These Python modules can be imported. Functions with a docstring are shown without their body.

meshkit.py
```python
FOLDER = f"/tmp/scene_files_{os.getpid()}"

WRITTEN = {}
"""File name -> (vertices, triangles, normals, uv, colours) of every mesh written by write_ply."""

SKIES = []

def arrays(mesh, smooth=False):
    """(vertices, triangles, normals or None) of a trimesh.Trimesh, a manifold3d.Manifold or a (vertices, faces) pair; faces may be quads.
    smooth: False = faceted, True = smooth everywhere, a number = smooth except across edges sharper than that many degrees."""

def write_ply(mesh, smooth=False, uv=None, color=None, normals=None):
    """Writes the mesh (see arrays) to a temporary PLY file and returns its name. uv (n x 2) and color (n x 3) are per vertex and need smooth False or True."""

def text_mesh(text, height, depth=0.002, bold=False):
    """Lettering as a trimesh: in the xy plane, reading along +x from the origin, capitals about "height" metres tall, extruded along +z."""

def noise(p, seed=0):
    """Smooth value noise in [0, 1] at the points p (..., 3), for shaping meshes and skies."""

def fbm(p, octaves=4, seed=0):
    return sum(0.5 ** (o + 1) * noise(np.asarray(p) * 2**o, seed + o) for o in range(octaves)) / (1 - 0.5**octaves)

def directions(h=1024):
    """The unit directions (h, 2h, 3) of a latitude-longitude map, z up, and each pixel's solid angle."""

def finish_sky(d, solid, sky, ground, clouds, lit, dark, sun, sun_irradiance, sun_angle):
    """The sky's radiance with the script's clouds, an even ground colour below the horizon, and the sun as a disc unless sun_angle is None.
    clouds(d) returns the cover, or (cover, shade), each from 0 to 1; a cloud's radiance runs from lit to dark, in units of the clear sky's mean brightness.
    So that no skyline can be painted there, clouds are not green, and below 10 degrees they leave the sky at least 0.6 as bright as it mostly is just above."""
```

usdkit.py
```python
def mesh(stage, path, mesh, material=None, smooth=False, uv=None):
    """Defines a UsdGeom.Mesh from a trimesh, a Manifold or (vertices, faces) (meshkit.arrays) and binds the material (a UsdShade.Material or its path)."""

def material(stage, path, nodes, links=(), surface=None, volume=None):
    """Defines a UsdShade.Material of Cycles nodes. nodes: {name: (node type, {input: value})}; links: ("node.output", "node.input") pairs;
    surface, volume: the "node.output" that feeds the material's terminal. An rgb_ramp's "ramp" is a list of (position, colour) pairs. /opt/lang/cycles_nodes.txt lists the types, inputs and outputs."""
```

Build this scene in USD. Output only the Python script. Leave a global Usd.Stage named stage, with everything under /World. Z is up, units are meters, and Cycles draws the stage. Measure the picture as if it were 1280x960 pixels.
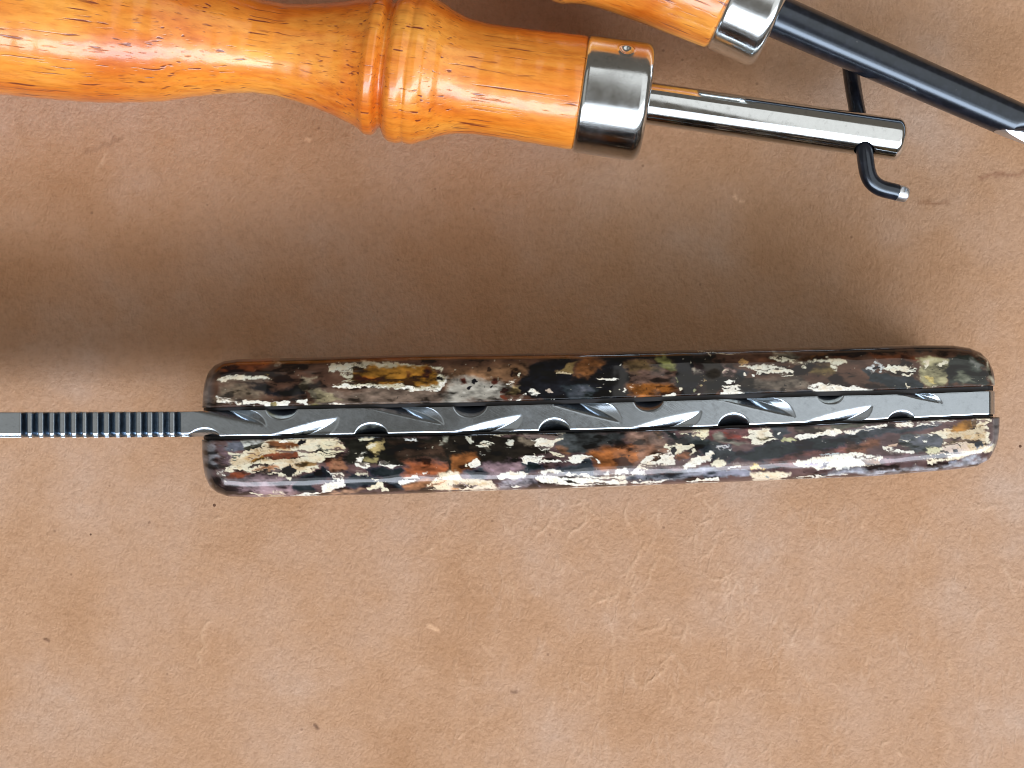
import math, random
import numpy as np, trimesh, manifold3d as m3
import usdkit
from meshkit import fbm, noise
from pxr import Usd, UsdGeom, UsdLux, UsdShade, Gf, Sdf, Vt

random.seed(7)
RNG = np.random.default_rng(7)
stage = Usd.Stage.CreateInMemory()
UsdGeom.SetStageUpAxis(stage, UsdGeom.Tokens.z)
UsdGeom.SetStageMetersPerUnit(stage, 1.0)
UsdGeom.Xform.Define(stage, '/World')
UsdGeom.Scope.Define(stage, '/World/Looks')

# ------------------------------------------------------------------ camera, light, exposure
H = 0.20            # height of the lens above the leather (m)
FW = 0.128          # width of leather in view (m)
PX = FW / 1280.0    # one photograph pixel on the leather
cam = UsdGeom.Camera.Define(stage, '/World/camera')
cam.AddTranslateOp().Set(Gf.Vec3d(0, 0, H))
cam.CreateHorizontalApertureAttr(36.0)
cam.CreateVerticalApertureAttr(27.0)
cam.CreateFocalLengthAttr(36.0 * H / FW)
cam.CreateClippingRangeAttr(Gf.Vec2f(0.01, 50.0))
cam.CreateExposureAttr(0.0)

dome = UsdLux.DomeLight.Define(stage, '/World/room_light')
dm = usdkit.material(stage, '/World/Looks/room_air', {'b': ('background_shader', {'color': (1.0, 0.86, 0.70), 'strength': 0.13})}, surface='b.background')
UsdShade.MaterialBindingAPI.Apply(dome.GetPrim()).Bind(dm)


def rect_light(name, loc, target, w, h, intensity, color):
    l = UsdLux.RectLight.Define(stage, '/World/' + name)
    l.CreateWidthAttr(w); l.CreateHeightAttr(h)
    l.CreateIntensityAttr(intensity); l.CreateColorAttr(Gf.Vec3f(*color))
    m = Gf.Matrix4d().SetLookAt(Gf.Vec3d(*loc), Gf.Vec3d(*target), Gf.Vec3d(0, 0, 1) if abs(loc[0] - target[0]) + abs(loc[1] - target[1]) > 1e-3 else Gf.Vec3d(0, 1, 0)).GetInverse()
    l.AddTransformOp().Set(m)
    return l


rect_light('window_light', (0.20, -0.82, 0.92), (0, 0, 0), 2.50, 0.85, 1.55, (0.95, 0.985, 1.04))
rect_light('window_sky_light', (0.18, -0.78, 0.79), (0, 0, 0), 1.60, 0.40, 6.6, (0.90, 0.97, 1.10))
rect_light('added_overhead_panel', (1.08, 0.0, 1.5), (1.08, 0.0, 0), 1.84, 2.9, 0.86, (1.0, 0.985, 0.95))  # added overhead panel, no such lamp seen: reflections in the metal, shadow fill
rect_light('added_overhead_panel_001', (-0.86, 0.0, 1.5), (-0.86, 0.0, 0), 1.20, 2.9, 0.32, (1.0, 0.965, 0.90))  # second added panel; the gap between them keeps mid-spine reflections dark


# ------------------------------------------------------------------ helpers
def W(px, py, z=0.0):
    """photograph pixel -> world x, y of a point at height z"""
    k = PX * (H - z) / H
    return np.array([(px - 640.0) * k, (480.0 - py) * k, z])


def thing(name, label=None, cat=None, loc=(0, 0, 0), rotz=0.0, kind=None):
    x = UsdGeom.Xform.Define(stage, '/World/' + name)
    x.AddTranslateOp().Set(Gf.Vec3d(*map(float, loc)))
    x.AddRotateZOp().Set(math.degrees(rotz))
    p = x.GetPrim()
    for k, v in (('label', label), ('category', cat), ('kind', kind)):
        if v:
            p.SetCustomDataByKey(k, v)
    return p


def part(parent, name, mesh, mat, smooth=True, label=None, paint=None):
    path = f'{parent.GetPath()}/{name}'
    m = usdkit.mesh(stage, path, mesh, mat, smooth=smooth)
    if paint is not None:
        UsdGeom.PrimvarsAPI(m).CreatePrimvar('paint', Sdf.ValueTypeNames.Color3fArray, 'vertex').Set(Vt.Vec3fArray.FromNumpy(np.asarray(paint, np.float32)))
    if label:
        m.GetPrim().SetCustomDataByKey('label', label)
    return m.GetPrim()


def grid_faces(n, m, wrap=False):
    """triangles of an n x m vertex grid (rows x columns)"""
    i, j = np.meshgrid(np.arange(n - 1), np.arange(m if wrap else m - 1), indexing='ij')
    a = i * m + j; b = i * m + (j + 1) % m; c = (i + 1) * m + (j + 1) % m; d = (i + 1) * m + j
    return np.vstack([np.stack([a, b, c], -1).reshape(-1, 3), np.stack([a, c, d], -1).reshape(-1, 3)])


def lathe(profile, n=120, bump=None):
    """surface of revolution round +x; profile rows (x, r); bump(x, theta) is added to r"""
    p = np.asarray(profile, float)
    th = np.linspace(0, 2 * np.pi, n, endpoint=False)
    X = np.repeat(p[:, :1], n, 1); R = np.repeat(p[:, 1:], n, 1); T = np.repeat(th[None], len(p), 0)
    if bump is not None:
        R = R + bump(X, T) * (R > 1e-6)
    v = np.stack([X, R * np.cos(T), R * np.sin(T)], -1).reshape(-1, 3)
    f = grid_faces(len(p), n, True)
    t = trimesh.Trimesh(v, f, process=False)
    if t.volume < 0:
        f = f[:, ::-1]
    return v, f


def dense(points, n):
    """smooth dense resampling of (x, r) control points"""
    from scipy.interpolate import PchipInterpolator
    p = np.asarray(points, float)
    x = np.linspace(p[0, 0], p[-1, 0], n)
    return np.stack([x, PchipInterpolator(p[:, 0], p[:, 1])(x)], -1)


def tube(path, radii, n=28, cap=True):
    p = np.asarray(path, float); r = np.broadcast_to(np.asarray(radii, float), len(p))
    t = np.gradient(p, axis=0); t /= np.linalg.norm(t, axis=1)[:, None]
    u = np.cross(t, [0, 0, 1.0]); u /= np.linalg.norm(u, axis=1)[:, None]; w = np.cross(t, u)
    a = np.linspace(0, 2 * np.pi, n, endpoint=False)
    v = p[:, None] + r[:, None, None] * (u[:, None] * np.cos(a)[None, :, None] + w[:, None] * np.sin(a)[None, :, None])
    f = grid_faces(len(p), n, True); v = v.reshape(-1, 3)
    k = len(v); v = np.vstack([v, p[:1], p[-1:]])
    j = np.arange(n); e = (len(p) - 1) * n
    f = np.vstack([f, np.stack([np.full(n, k), (j + 1) % n, j], -1), np.stack([np.full(n, k + 1), e + j, e + (j + 1) % n], -1)])
    t = trimesh.Trimesh(v, f, process=False)
    return trimesh.Trimesh(v, f[:, ::-1], process=False) if t.volume < 0 else t


def manifold(t):
    v, f = (t.vertices, t.faces) if hasattr(t, 'faces') else t
    q = trimesh.Trimesh(v, f, process=True); q.merge_vertices()
    return m3.Manifold(m3.Mesh(np.asarray(q.vertices, np.float32), np.asarray(q.faces, np.uint32)))


def smoothstep(a, b, x):
    t = np.clip((x - a) / (b - a), 0, 1)
    return t * t * (3 - 2 * t)


# ------------------------------------------------------------------ materials
L = '/World/Looks/'
M = {}
M['leather'] = usdkit.material(stage, L + 'tan_leather', {
    'g': ('geometry', {}),
    'n1': ('noise_texture', {'scale': 44.0, 'detail': 6.0, 'roughness': 0.6}),
    'n2': ('noise_texture', {'scale': 1500.0, 'detail': 4.0, 'roughness': 0.7}),
    'r1': ('rgb_ramp', {'ramp': [(0.28, (0.390, 0.212, 0.108)), (0.45, (0.448, 0.263, 0.152)), (0.57, (0.468, 0.294, 0.190)), (0.72, (0.490, 0.344, 0.256))]}),
    'r2': ('rgb_ramp', {'ramp': [(0.30, (0.84, 0.82, 0.80)), (0.5, (1, 1, 1)), (0.70, (1.07, 1.08, 1.09))]}),
    'mx': ('mix', {'mix_type': 'multiply', 'fac': 0.85}),
    # pores and dark flecks
    'v1': ('voronoi_texture', {'scale': 110.0, 'randomness': 1.0}),
    's1': ('math', {'math_type': 'less_than', 'value2': 0.022}),
    'v2': ('voronoi_texture', {'scale': 420.0, 'randomness': 1.0}),
    'vc2': ('separate_color', {}),
    's2': ('map_range', {'from_min': 0.05, 'from_max': 0.10, 'to_min': 1.0, 'to_max': 0.0, 'clamp': True}),
    'k2': ('math', {'math_type': 'greater_than', 'value2': 0.82}),
    's2k': ('math', {'math_type': 'multiply'}),
    'sa': ('math', {'math_type': 'multiply_add', 'value2': 0.45}),
    'dk': ('mix', {'color2': (0.12, 0.06, 0.035)}),
    # fine dry crackle, paler at its ridges
    'nd': ('noise_texture', {'scale': 500.0, 'detail': 3.0}),
    'am': ('vector_math', {'math_type': 'multiply_add', 'vector2': (0.0014, 0.0014, 0.0), 'vector3': (0, 0, 0)}),
    'vm': ('mapping', {'scale': (760.0, 210.0, 300.0)}),
    'v3': ('voronoi_texture', {'scale': 1.0, 'feature': 'distance_to_edge'}),
    'c3': ('map_range', {'from_min': 0.0, 'from_max': 0.13, 'to_min': 1.0, 'to_max': 0.0, 'clamp': True, 'range_type': 'smoothstep'}),
    'nm': ('noise_texture', {'scale': 230.0, 'detail': 2.0}),
    'cm': ('map_range', {'from_min': 0.50, 'from_max': 0.66, 'to_min': 0.0, 'to_max': 1.0, 'clamp': True}),
    'gz': ('separate_xyz', {}),
    'gy': ('map_range', {'from_min': -0.008, 'from_max': -0.020, 'to_min': 0.0, 'to_max': 1.0, 'clamp': True}),
    'gx': ('map_range', {'from_min': -0.022, 'from_max': 0.004, 'to_min': 0.18, 'to_max': 1.0, 'clamp': True}),
    'gm': ('math', {'math_type': 'multiply'}), 'gn': ('math', {'math_type': 'multiply'}),
    'cc': ('math', {'math_type': 'multiply'}),
    'cf': ('math', {'math_type': 'multiply', 'value2': 0.07}),
    'cl': ('mix', {'color2': (0.80, 0.64, 0.52)}),
    # marks of this very sheet, kept on its vertices
    'at': ('attribute', {'attribute': 'paint'}),
    'pm': ('mix', {'mix_type': 'multiply', 'fac': 1.0}),
    # relief
    'mg': ('mapping', {'scale': (2500.0, 1650.0, 1500.0)}),
    'vg': ('voronoi_texture', {'scale': 1.0, 'feature': 'f1'}),
    'ng': ('noise_texture', {'scale': 3200.0, 'detail': 3.0, 'roughness': 0.6}),
    'h1': ('math', {'math_type': 'multiply_add', 'value2': -0.75}),
    'h2': ('math', {'math_type': 'multiply_add', 'value2': 0.5}),
    'bp': ('bump', {'strength': 0.62, 'distance': 0.00014}),
    'p': ('principled_bsdf', {'roughness': 0.5, 'specular_ior_level': 0.14}),
}, [('g.position', 'n1.vector'), ('g.position', 'n2.vector'), ('n1.fac', 'r1.fac'), ('n2.fac', 'r2.fac'), ('r1.color', 'mx.color1'), ('r2.color', 'mx.color2'),
    ('g.position', 'v1.vector'), ('v1.distance', 's1.value1'), ('g.position', 'v2.vector'), ('v2.distance', 's2.value'), ('v2.color', 'vc2.color'), ('vc2.r', 'k2.value1'),
    ('s2.result', 's2k.value1'), ('k2.value', 's2k.value2'), ('s2k.value', 'sa.value1'), ('s1.value', 'sa.value3'), ('sa.value', 'dk.fac'),
    ('g.position', 'nd.vector'), ('nd.color', 'am.vector1'), ('g.position', 'am.vector3'), ('am.vector', 'vm.vector'), ('vm.vector', 'v3.vector'), ('v3.distance', 'c3.value'),
    ('g.position', 'gz.vector'), ('gz.y', 'gy.value'), ('gz.x', 'gx.value'), ('gy.result', 'gm.value1'), ('gx.result', 'gm.value2'), ('gm.value', 'gn.value1'), ('cm.result', 'gn.value2'),
    ('g.position', 'nm.vector'), ('nm.fac', 'cm.value'), ('c3.result', 'cc.value1'), ('gn.value', 'cc.value2'), ('cc.value', 'cf.value1'),
    ('mx.color', 'cl.color1'), ('cf.value', 'cl.fac'), ('cl.color', 'dk.color1'), ('dk.color', 'pm.color1'), ('at.color', 'pm.color2'),
    ('am.vector', 'mg.vector'), ('mg.vector', 'vg.vector'), ('g.position', 'ng.vector'), ('vg.distance', 'h1.value1'), ('ng.fac', 'h1.value3'), ('cc.value', 'h2.value1'), ('h1.value', 'h2.value3'), ('h2.value', 'bp.height'), ('bp.normal', 'p.normal'),
    ('pm.color', 'p.base_color')], surface='p.BSDF')


def wood(name, light, mid, deep, off):
    return usdkit.material(stage, L + name, {
        't': ('texture_coordinate', {}),
        'm1': ('mapping', {'scale': (28.0, 190.0, 190.0), 'location': off}),
        'n1': ('noise_texture', {'scale': 1.0, 'detail': 5.0, 'roughness': 0.6, 'distortion': 0.4}),
        'r1': ('rgb_ramp', {'ramp': [(0.28, deep), (0.46, mid), (0.68, light)]}),
        'm0': ('mapping', {'scale': (70.0, 60.0, 60.0), 'location': off}),
        'n0': ('noise_texture', {'scale': 1.0, 'detail': 4.0, 'roughness': 0.55}),
        'r0': ('rgb_ramp', {'ramp': [(0.34, (0.84, 0.62, 0.42)), (0.5, (1, 1, 1)), (0.66, (1.10, 1.22, 1.45))]}),
        'x0': ('mix', {'mix_type': 'multiply', 'fac': 1.0}),
        # vessels: short dark dashes along the grain
        'm2': ('mapping', {'scale': (64.0, 2400.0, 2400.0), 'location': off, 'rotation': (0.0, 0.03, 0.045)}),
        'n2': ('noise_texture', {'scale': 1.0, 'detail': 1.0, 'roughness': 0.4, 'distortion': 0.25}),
        'q2': ('map_range', {'from_min': 0.660, 'from_max': 0.73, 'to_min': 0.0, 'to_max': 0.95, 'clamp': True}),
        'm3': ('mapping', {'scale': (380.0, 3600.0, 3600.0), 'location': off, 'rotation': (0.0, -0.02, 0.06)}),
        'n3': ('noise_texture', {'scale': 1.0, 'detail': 1.0}),
        'q3': ('map_range', {'from_min': 0.64, 'from_max': 0.76, 'to_min': 0.0, 'to_max': 0.5, 'clamp': True}),
        'm5': ('mapping', {'scale': (260.0, 1500.0, 1500.0), 'location': off}),
        'n5': ('noise_texture', {'scale': 1.0, 'detail': 4.0, 'roughness': 0.7}),
        'r5': ('rgb_ramp', {'ramp': [(0.33, (0.80, 0.70, 0.60)), (0.5, (1, 1, 1)), (0.68, (1.10, 1.18, 1.35))]}),
        'x5': ('mix', {'mix_type': 'multiply', 'fac': 0.9}),
        'qq': ('math', {'math_type': 'maximum'}),
        'x1': ('mix', {'color2': (0.20, 0.035, 0.012)}),
        'nf': ('noise_texture', {'scale': 700.0, 'detail': 4.0, 'roughness': 0.6}),
        'hf': ('math', {'math_type': 'multiply', 'value2': 0.55}),
        'hb': ('math', {'math_type': 'subtract'}),
        'bp': ('bump', {'strength': 0.35, 'distance': 0.00008}),
        'p': ('principled_bsdf', {'roughness': 0.4, 'coat_weight': 1.0, 'coat_roughness': 0.13, 'coat_ior': 1.5, 'specular_ior_level': 0.4}),
    }, [('t.object', 'm1.vector'), ('m1.vector', 'n1.vector'), ('n1.fac', 'r1.fac'), ('t.object', 'm0.vector'), ('m0.vector', 'n0.vector'), ('n0.fac', 'r0.fac'), ('r1.color', 'x0.color1'), ('r0.color', 'x0.color2'),
        ('t.object', 'm2.vector'), ('m2.vector', 'n2.vector'), ('n2.fac', 'q2.value'), ('t.object', 'm3.vector'), ('m3.vector', 'n3.vector'), ('n3.fac', 'q3.value'), ('q2.result', 'qq.value1'), ('q3.result', 'qq.value2'),
        ('t.object', 'm5.vector'), ('m5.vector', 'n5.vector'), ('n5.fac', 'r5.fac'), ('x0.color', 'x5.color1'), ('r5.color', 'x5.color2'), ('x5.color', 'x1.color1'), ('qq.value', 'x1.fac'), ('x1.color', 'p.base_color'), ('t.object', 'nf.vector'), ('nf.fac', 'hf.value1'), ('hf.value', 'hb.value1'), ('qq.value', 'hb.value2'), ('hb.value', 'bp.height'),
        ('bp.normal', 'p.normal'), ('bp.normal', 'p.coat_normal')], surface='p.BSDF')


M['wood'] = wood('varnished_orange_wood', (0.83, 0.335, 0.045), (0.75, 0.215, 0.017), (0.58, 0.105, 0.008), (3.1, 7.7, 1.3))
M['wood_b'] = wood('varnished_amber_wood', (0.84, 0.41, 0.075), (0.74, 0.255, 0.028), (0.50, 0.115, 0.010), (13.4, 2.2, 8.1))


def metal(name, color, rough, scratch=(400, 4000, 4000), strength=0.10, dist=0.00003, rvar=0.08, turn=0.0):
    """bare metal with hairline scratches, smudges and dull patches"""
    return usdkit.material(stage, L + name, {
        't': ('texture_coordinate', {}), 'mr': ('mapping', {'rotation': (0, 0, turn)}), 'm': ('mapping', {'scale': scratch}),
        'n': ('noise_texture', {'scale': 1.0, 'detail': 4.0, 'roughness': 0.65}),
        'nr': ('noise_texture', {'scale': 260.0, 'detail': 5.0, 'roughness': 0.65}),
        'r': ('map_range', {'from_min': 0.3, 'from_max': 0.7, 'to_min': max(rough - rvar, 0.01), 'to_max': rough + rvar, 'clamp': True}),
        'nd': ('noise_texture', {'scale': 1300.0, 'detail': 3.0, 'roughness': 0.6}),
        'cd': ('rgb_ramp', {'ramp': [(0.26, tuple(0.84 * c for c in color)), (0.42, color), (0.75, tuple(min(1, 1.06 * c) for c in color))]}),
        'b': ('bump', {'strength': strength, 'distance': dist}),
        'p': ('principled_bsdf', {'metallic': 1.0}),
    }, [('t.object', 'mr.vector'), ('mr.vector', 'm.vector'), ('m.vector', 'n.vector'), ('n.fac', 'b.height'), ('b.normal', 'p.normal'), ('t.object', 'nr.vector'), ('nr.fac', 'r.value'), ('r.result', 'p.roughness'),
        ('t.object', 'nd.vector'), ('nd.fac', 'cd.fac'), ('cd.color', 'p.base_color')], surface='p.BSDF')


M['steel'] = metal('filed_tool_steel', (0.45, 0.515, 0.58), 0.20, (700, 9000, 700), 0.40, 0.00003, 0.05, 0.55)
M['ferrule'] = metal('plated_ferrule', (0.70, 0.75, 0.78), 0.16, (300, 3000, 3000), 0.12, 0.00003, 0.06)
M['chrome'] = metal('chromed_rod', (0.72, 0.77, 0.80), 0.09, (60, 2500, 2500), 0.10, 0.00003, 0.05)
M['ground_steel'] = metal('bright_ground_steel', (0.68, 0.72, 0.77), 0.36, (2000, 900, 2000), 0.08, 0.00002, 0.05)
M['black_rod'] = usdkit.material(stage, L + 'blackened_steel', {
    't': ('texture_coordinate', {}), 'n': ('noise_texture', {'scale': 900.0, 'detail': 4.0, 'roughness': 0.6}),
    'r': ('rgb_ramp', {'ramp': [(0.4, (0.006, 0.007, 0.011)), (0.75, (0.016, 0.018, 0.028))]}),
    'k': ('noise_texture', {'scale': 420.0, 'detail': 5.0, 'roughness': 0.7}),
    'kr': ('map_range', {'from_min': 0.70, 'from_max': 0.76, 'to_min': 0.0, 'to_max': 0.6, 'clamp': True}),
    'mx': ('mix', {'color2': (0.22, 0.2, 0.19)}),
    'b': ('bump', {'strength': 0.12, 'distance': 0.00005}),
    'p': ('principled_bsdf', {'roughness': 0.21, 'specular_ior_level': 0.9, 'specular_tint': (0.72, 0.86, 1.0), 'coat_weight': 0.2, 'coat_roughness': 0.14}),
}, [('t.object', 'n.vector'), ('n.fac', 'r.fac'), ('t.object', 'k.vector'), ('k.fac', 'kr.value'), ('kr.result', 'mx.fac'), ('r.color', 'mx.color1'), ('mx.color', 'p.base_color'), ('n.fac', 'b.height'), ('b.normal', 'p.normal')], surface='p.BSDF')
M['liner'] = usdkit.material(stage, L + 'black_fibre_liner', {'p': ('principled_bsdf', {'base_color': (0.008, 0.008, 0.01), 'roughness': 0.5})}, surface='p.BSDF')
M['resin'] = usdkit.material(stage, L + 'polished_fossil_resin', {
    'a': ('attribute', {'attribute': 'paint'}),
    't': ('texture_coordinate', {}), 'n': ('noise_texture', {'scale': 130.0, 'detail': 3.0, 'roughness': 0.55}),
    'b': ('bump', {'strength': 0.22, 'distance': 0.0003}),
    'p': ('principled_bsdf', {'roughness': 0.22, 'specular_ior_level': 0.05, 'coat_weight': 1.0, 'coat_roughness': 0.065, 'coat_ior': 1.5}),
}, [('a.color', 'p.base_color'), ('t.object', 'n.vector'), ('n.fac', 'b.height'), ('b.normal', 'p.normal'), ('b.normal', 'p.coat_normal')], surface='p.BSDF')

# ------------------------------------------------------------------ the leather sheet everything lies on
fine_x = np.arange(-0.068, 0.0681, 0.00016); fine_y = np.concatenate([np.arange(-0.052, -0.0095, 0.00016), np.arange(-0.0095, 0.0521, 0.0003)])
gx = np.concatenate([np.linspace(-0.34, -0.069, 60), fine_x, np.linspace(0.069, 0.34, 60)])
gy = np.concatenate([np.linspace(-0.30, -0.053, 60), fine_y, np.linspace(0.053, 0.30, 60)])
GX, GY = np.meshgrid(gx, gy, indexing='xy')
P3 = np.stack([GX, GY, 0 * GX], -1)
relief = 0.0009 * (fbm(P3 * 14, 3, 3) - 0.62) + 0.00004 * (fbm(P3 * 420, 3, 5) - 0.5) + 0.00009 * (fbm(P3 * 90, 3, 9) - 0.5)
GZ = relief - 0.0002
paint = np.ones(GX.shape + (3,))
PXX = GX / PX + 640; PYY = 480 - GY / PX
wx = (fbm(P3 * 900, 2, 21) - 0.5) * 10; wy = (fbm(P3 * 900, 2, 22) - 0.5) * 10


def leather_mark(pts, width, color, amount):
    """a scuff along a line of the sheet"""
    global paint
    d = np.full(GX.shape, 1e9)
    for (ax, ay), (bx, by) in zip(pts[:-1], pts[1:]):
        t = np.clip(((PXX + wx - ax) * (bx - ax) + (PYY + wy - ay) * (by - ay)) / ((bx - ax) ** 2 + (by - ay) ** 2), 0, 1)
        d = np.minimum(d, np.hypot(PXX + wx - ax - t * (bx - ax), PYY + wy - ay - t * (by - ay)))
    m = (amount * (1 - smoothstep(width * 0.4, width, d)))[..., None]
    paint = paint * (1 - m) + np.asarray(color) * m


for pts, w_, c_, a_ in [
    ([(1226, 222), (1252, 219), (1288, 213)], 3.6, (0.5, 0.36, 0.33), 0.55),
    ([(1150, 252), (1186, 254)], 4, (0.6, 0.5, 0.45), 0.6),
    ([(538, 782), (547, 790)], 5, (1.5, 1.6, 1.7), 0.8),
    ([(920, 245), (930, 250)], 3.5, (1.5, 1.6, 1.7), 0.7),
    ([(383, 172), (388, 176)], 3.5, (1.5, 1.6, 1.7), 0.7),
    ([(1125, 128), (1205, 112)], 4, (0.7, 0.62, 0.58), 0.35),
    ([(107, 190), (130, 182), (150, 170)], 4, (0.55, 0.5, 0.5), 0.4),
    ([(395, 908), (398, 915)], 3.2, (0.3, 0.25, 0.25), 0.8),
    ([(55, 800), (60, 803)], 3, (0.3, 0.25, 0.25), 0.7),
    ([(640, 866), (646, 868)], 4, (0.35, 0.3, 0.3), 0.7)]:
    leather_mark(pts, w_, c_, a_)
# dry creases of the grain side: short wriggling ridges, mostly running away from the knife
crease = np.zeros(GX.shape)
crng = np.random.default_rng(23)


def add_crease(x, y, length, head, amp, width):
    pts, h = [], head
    for k in range(int(length / 0.7)):
        h += crng.normal(0, 0.16) - 0.05 * (h - head)
        x += 0.7 * math.sin(h); y += 0.7 * math.cos(h)
        pts.append((x, y, amp * min(1, 3 * k * 0.7 / length, 3 * (1 - k * 0.7 / length)) * crng.uniform(0.7, 1.0)))
        if crng.random() < 0.012 and length > 25:
            add_crease(x, y, length * 0.35, h + crng.choice([-0.9, 0.9]), amp * 0.8, width)
    p = np.array(pts); p[:, 0] = (p[:, 0] - 640) * PX; p[:, 1] = (480 - p[:, 1]) * PX
    i0 = np.searchsorted(gy, p[:, 1]); j0 = np.searchsorted(gx, p[:, 0])
    for di in range(-3, 4):
        for dj in range(-3, 4):
            i, j = np.clip(i0 + di, 0, len(gy) - 1), np.clip(j0 + dj, 0, len(gx) - 1)
            e = ((gx[j] - p[:, 0]) ** 2 + (gy[i] - p[:, 1]) ** 2) / (width * PX) ** 2
            np.maximum.at(crease, (i, j), p[:, 2] * np.exp(-e))


for _ in range(330):
    x, y = crng.uniform(520, 1270), crng.uniform(612, 985)
    dens = (0.25 + 0.75 * math.exp(-((x - 850) / 190) ** 2)) * (0.4 + 0.6 * float(noise(np.array([x * 0.012, y * 0.012, 3.0]), 4)))
    if crng.random() < dens:
        add_crease(x, y, crng.uniform(12, 70), crng.normal(0.05, 0.35), crng.uniform(0.35, 1.0), crng.uniform(1.5, 2.2))
for _ in range(60):
    add_crease(crng.uniform(-20, 540), crng.uniform(630, 985), crng.uniform(8, 34), crng.normal(0.5, 0.7), crng.uniform(0.2, 0.5), 1.6)
for x, y, n_, h_ in [(270, 770, 60, -0.3), (262, 800, 50, -0.6), (262, 655, 22, 1.9), (130, 182, 40, -0.9), (735, 612, 90, 0.05), (690, 640, 45, 0.0), (792, 615, 70, 0.05), (830, 690, 60, -0.1), (905, 700, 60, -0.2), (880, 610, 40, 0.4), (770, 720, 70, -0.25)]:
    add_crease(x, y, n_, h_, 1.0, 2.0)
GZ = GZ + 0.0001 * crease
paint = paint * (1 + crease[..., None] * np.array([0.16, 0.22, 0.27]))
nx_, ny_ = len(gx), len(gy)
top_v = np.stack([GX, GY, GZ], -1).reshape(-1, 3)
top_f = grid_faces(ny_, nx_)
rim = np.concatenate([np.arange(nx_), np.arange(1, ny_) * nx_ + nx_ - 1, (ny_ - 1) * nx_ + np.arange(nx_ - 2, -1, -1), np.arange(ny_ - 2, 0, -1) * nx_])
low = top_v[rim].copy(); low[:, 2] = -0.0035
k0 = len(top_v); nr = len(rim); j = np.arange(nr); jn = (j + 1) % nr
side_f = np.vstack([np.stack([rim[j], k0 + j, k0 + jn], -1), np.stack([rim[j], k0 + jn, rim[jn]], -1)])
cen = len(top_v) + nr
lv = np.vstack([top_v, low, [[0, 0, -0.0035]]])
lf = np.vstack([top_f, side_f, np.stack([np.full(nr, cen), k0 + jn, k0 + j], -1)])
if np.cross(lv[lf[0, 1]] - lv[lf[0, 0]], lv[lf[0, 2]] - lv[lf[0, 0]])[2] < 0:
    lf[:len(top_f)] = lf[:len(top_f), ::-1]
lp = np.vstack([paint.reshape(-1, 3), np.ones((nr + 1, 3))])
lm = usdkit.mesh(stage, '/World/leather_surface', (lv, lf), M['leather'], smooth=True)
UsdGeom.PrimvarsAPI(lm).CreatePrimvar('paint', Sdf.ValueTypeNames.Color3fArray, 'vertex').Set(Vt.Vec3fArray.FromNumpy(lp.astype(np.float32)))
lm.GetPrim().SetCustomDataByKey('kind', 'structure')

# ------------------------------------------------------------------ the knife, standing with its spine up
ZT = 0.0250                       # height of the spine
KT = PX * (H - ZT) / H            # metres per photograph pixel at that height
knife_at = W(745, 530, ZT); knife_at[2] = 0.0
knife = thing('knife', 'fixed knife standing spine up, file-worked steel spine between glossy mottled brown, black and cream scales', 'knife', knife_at)


def kx(px): return (np.asarray(px, float) - 640) * KT - knife_at[0]
def ky(py): return (480 - np.asarray(py, float)) * KT - knife_at[1]


SP_TOP = [(-560, 518), (-90, 516), (230, 515), (250, 514), (350, 512), (590, 508), (800, 502.5), (1000, 496), (1124, 493), (1237, 489)]
SP_BOT = [(-560, 547), (-90, 547.5), (230, 546.5), (262, 545.5), (400, 543.5), (700, 538), (900, 532.5), (1000, 528.5), (1127, 523), (1237, 518)]


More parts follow.
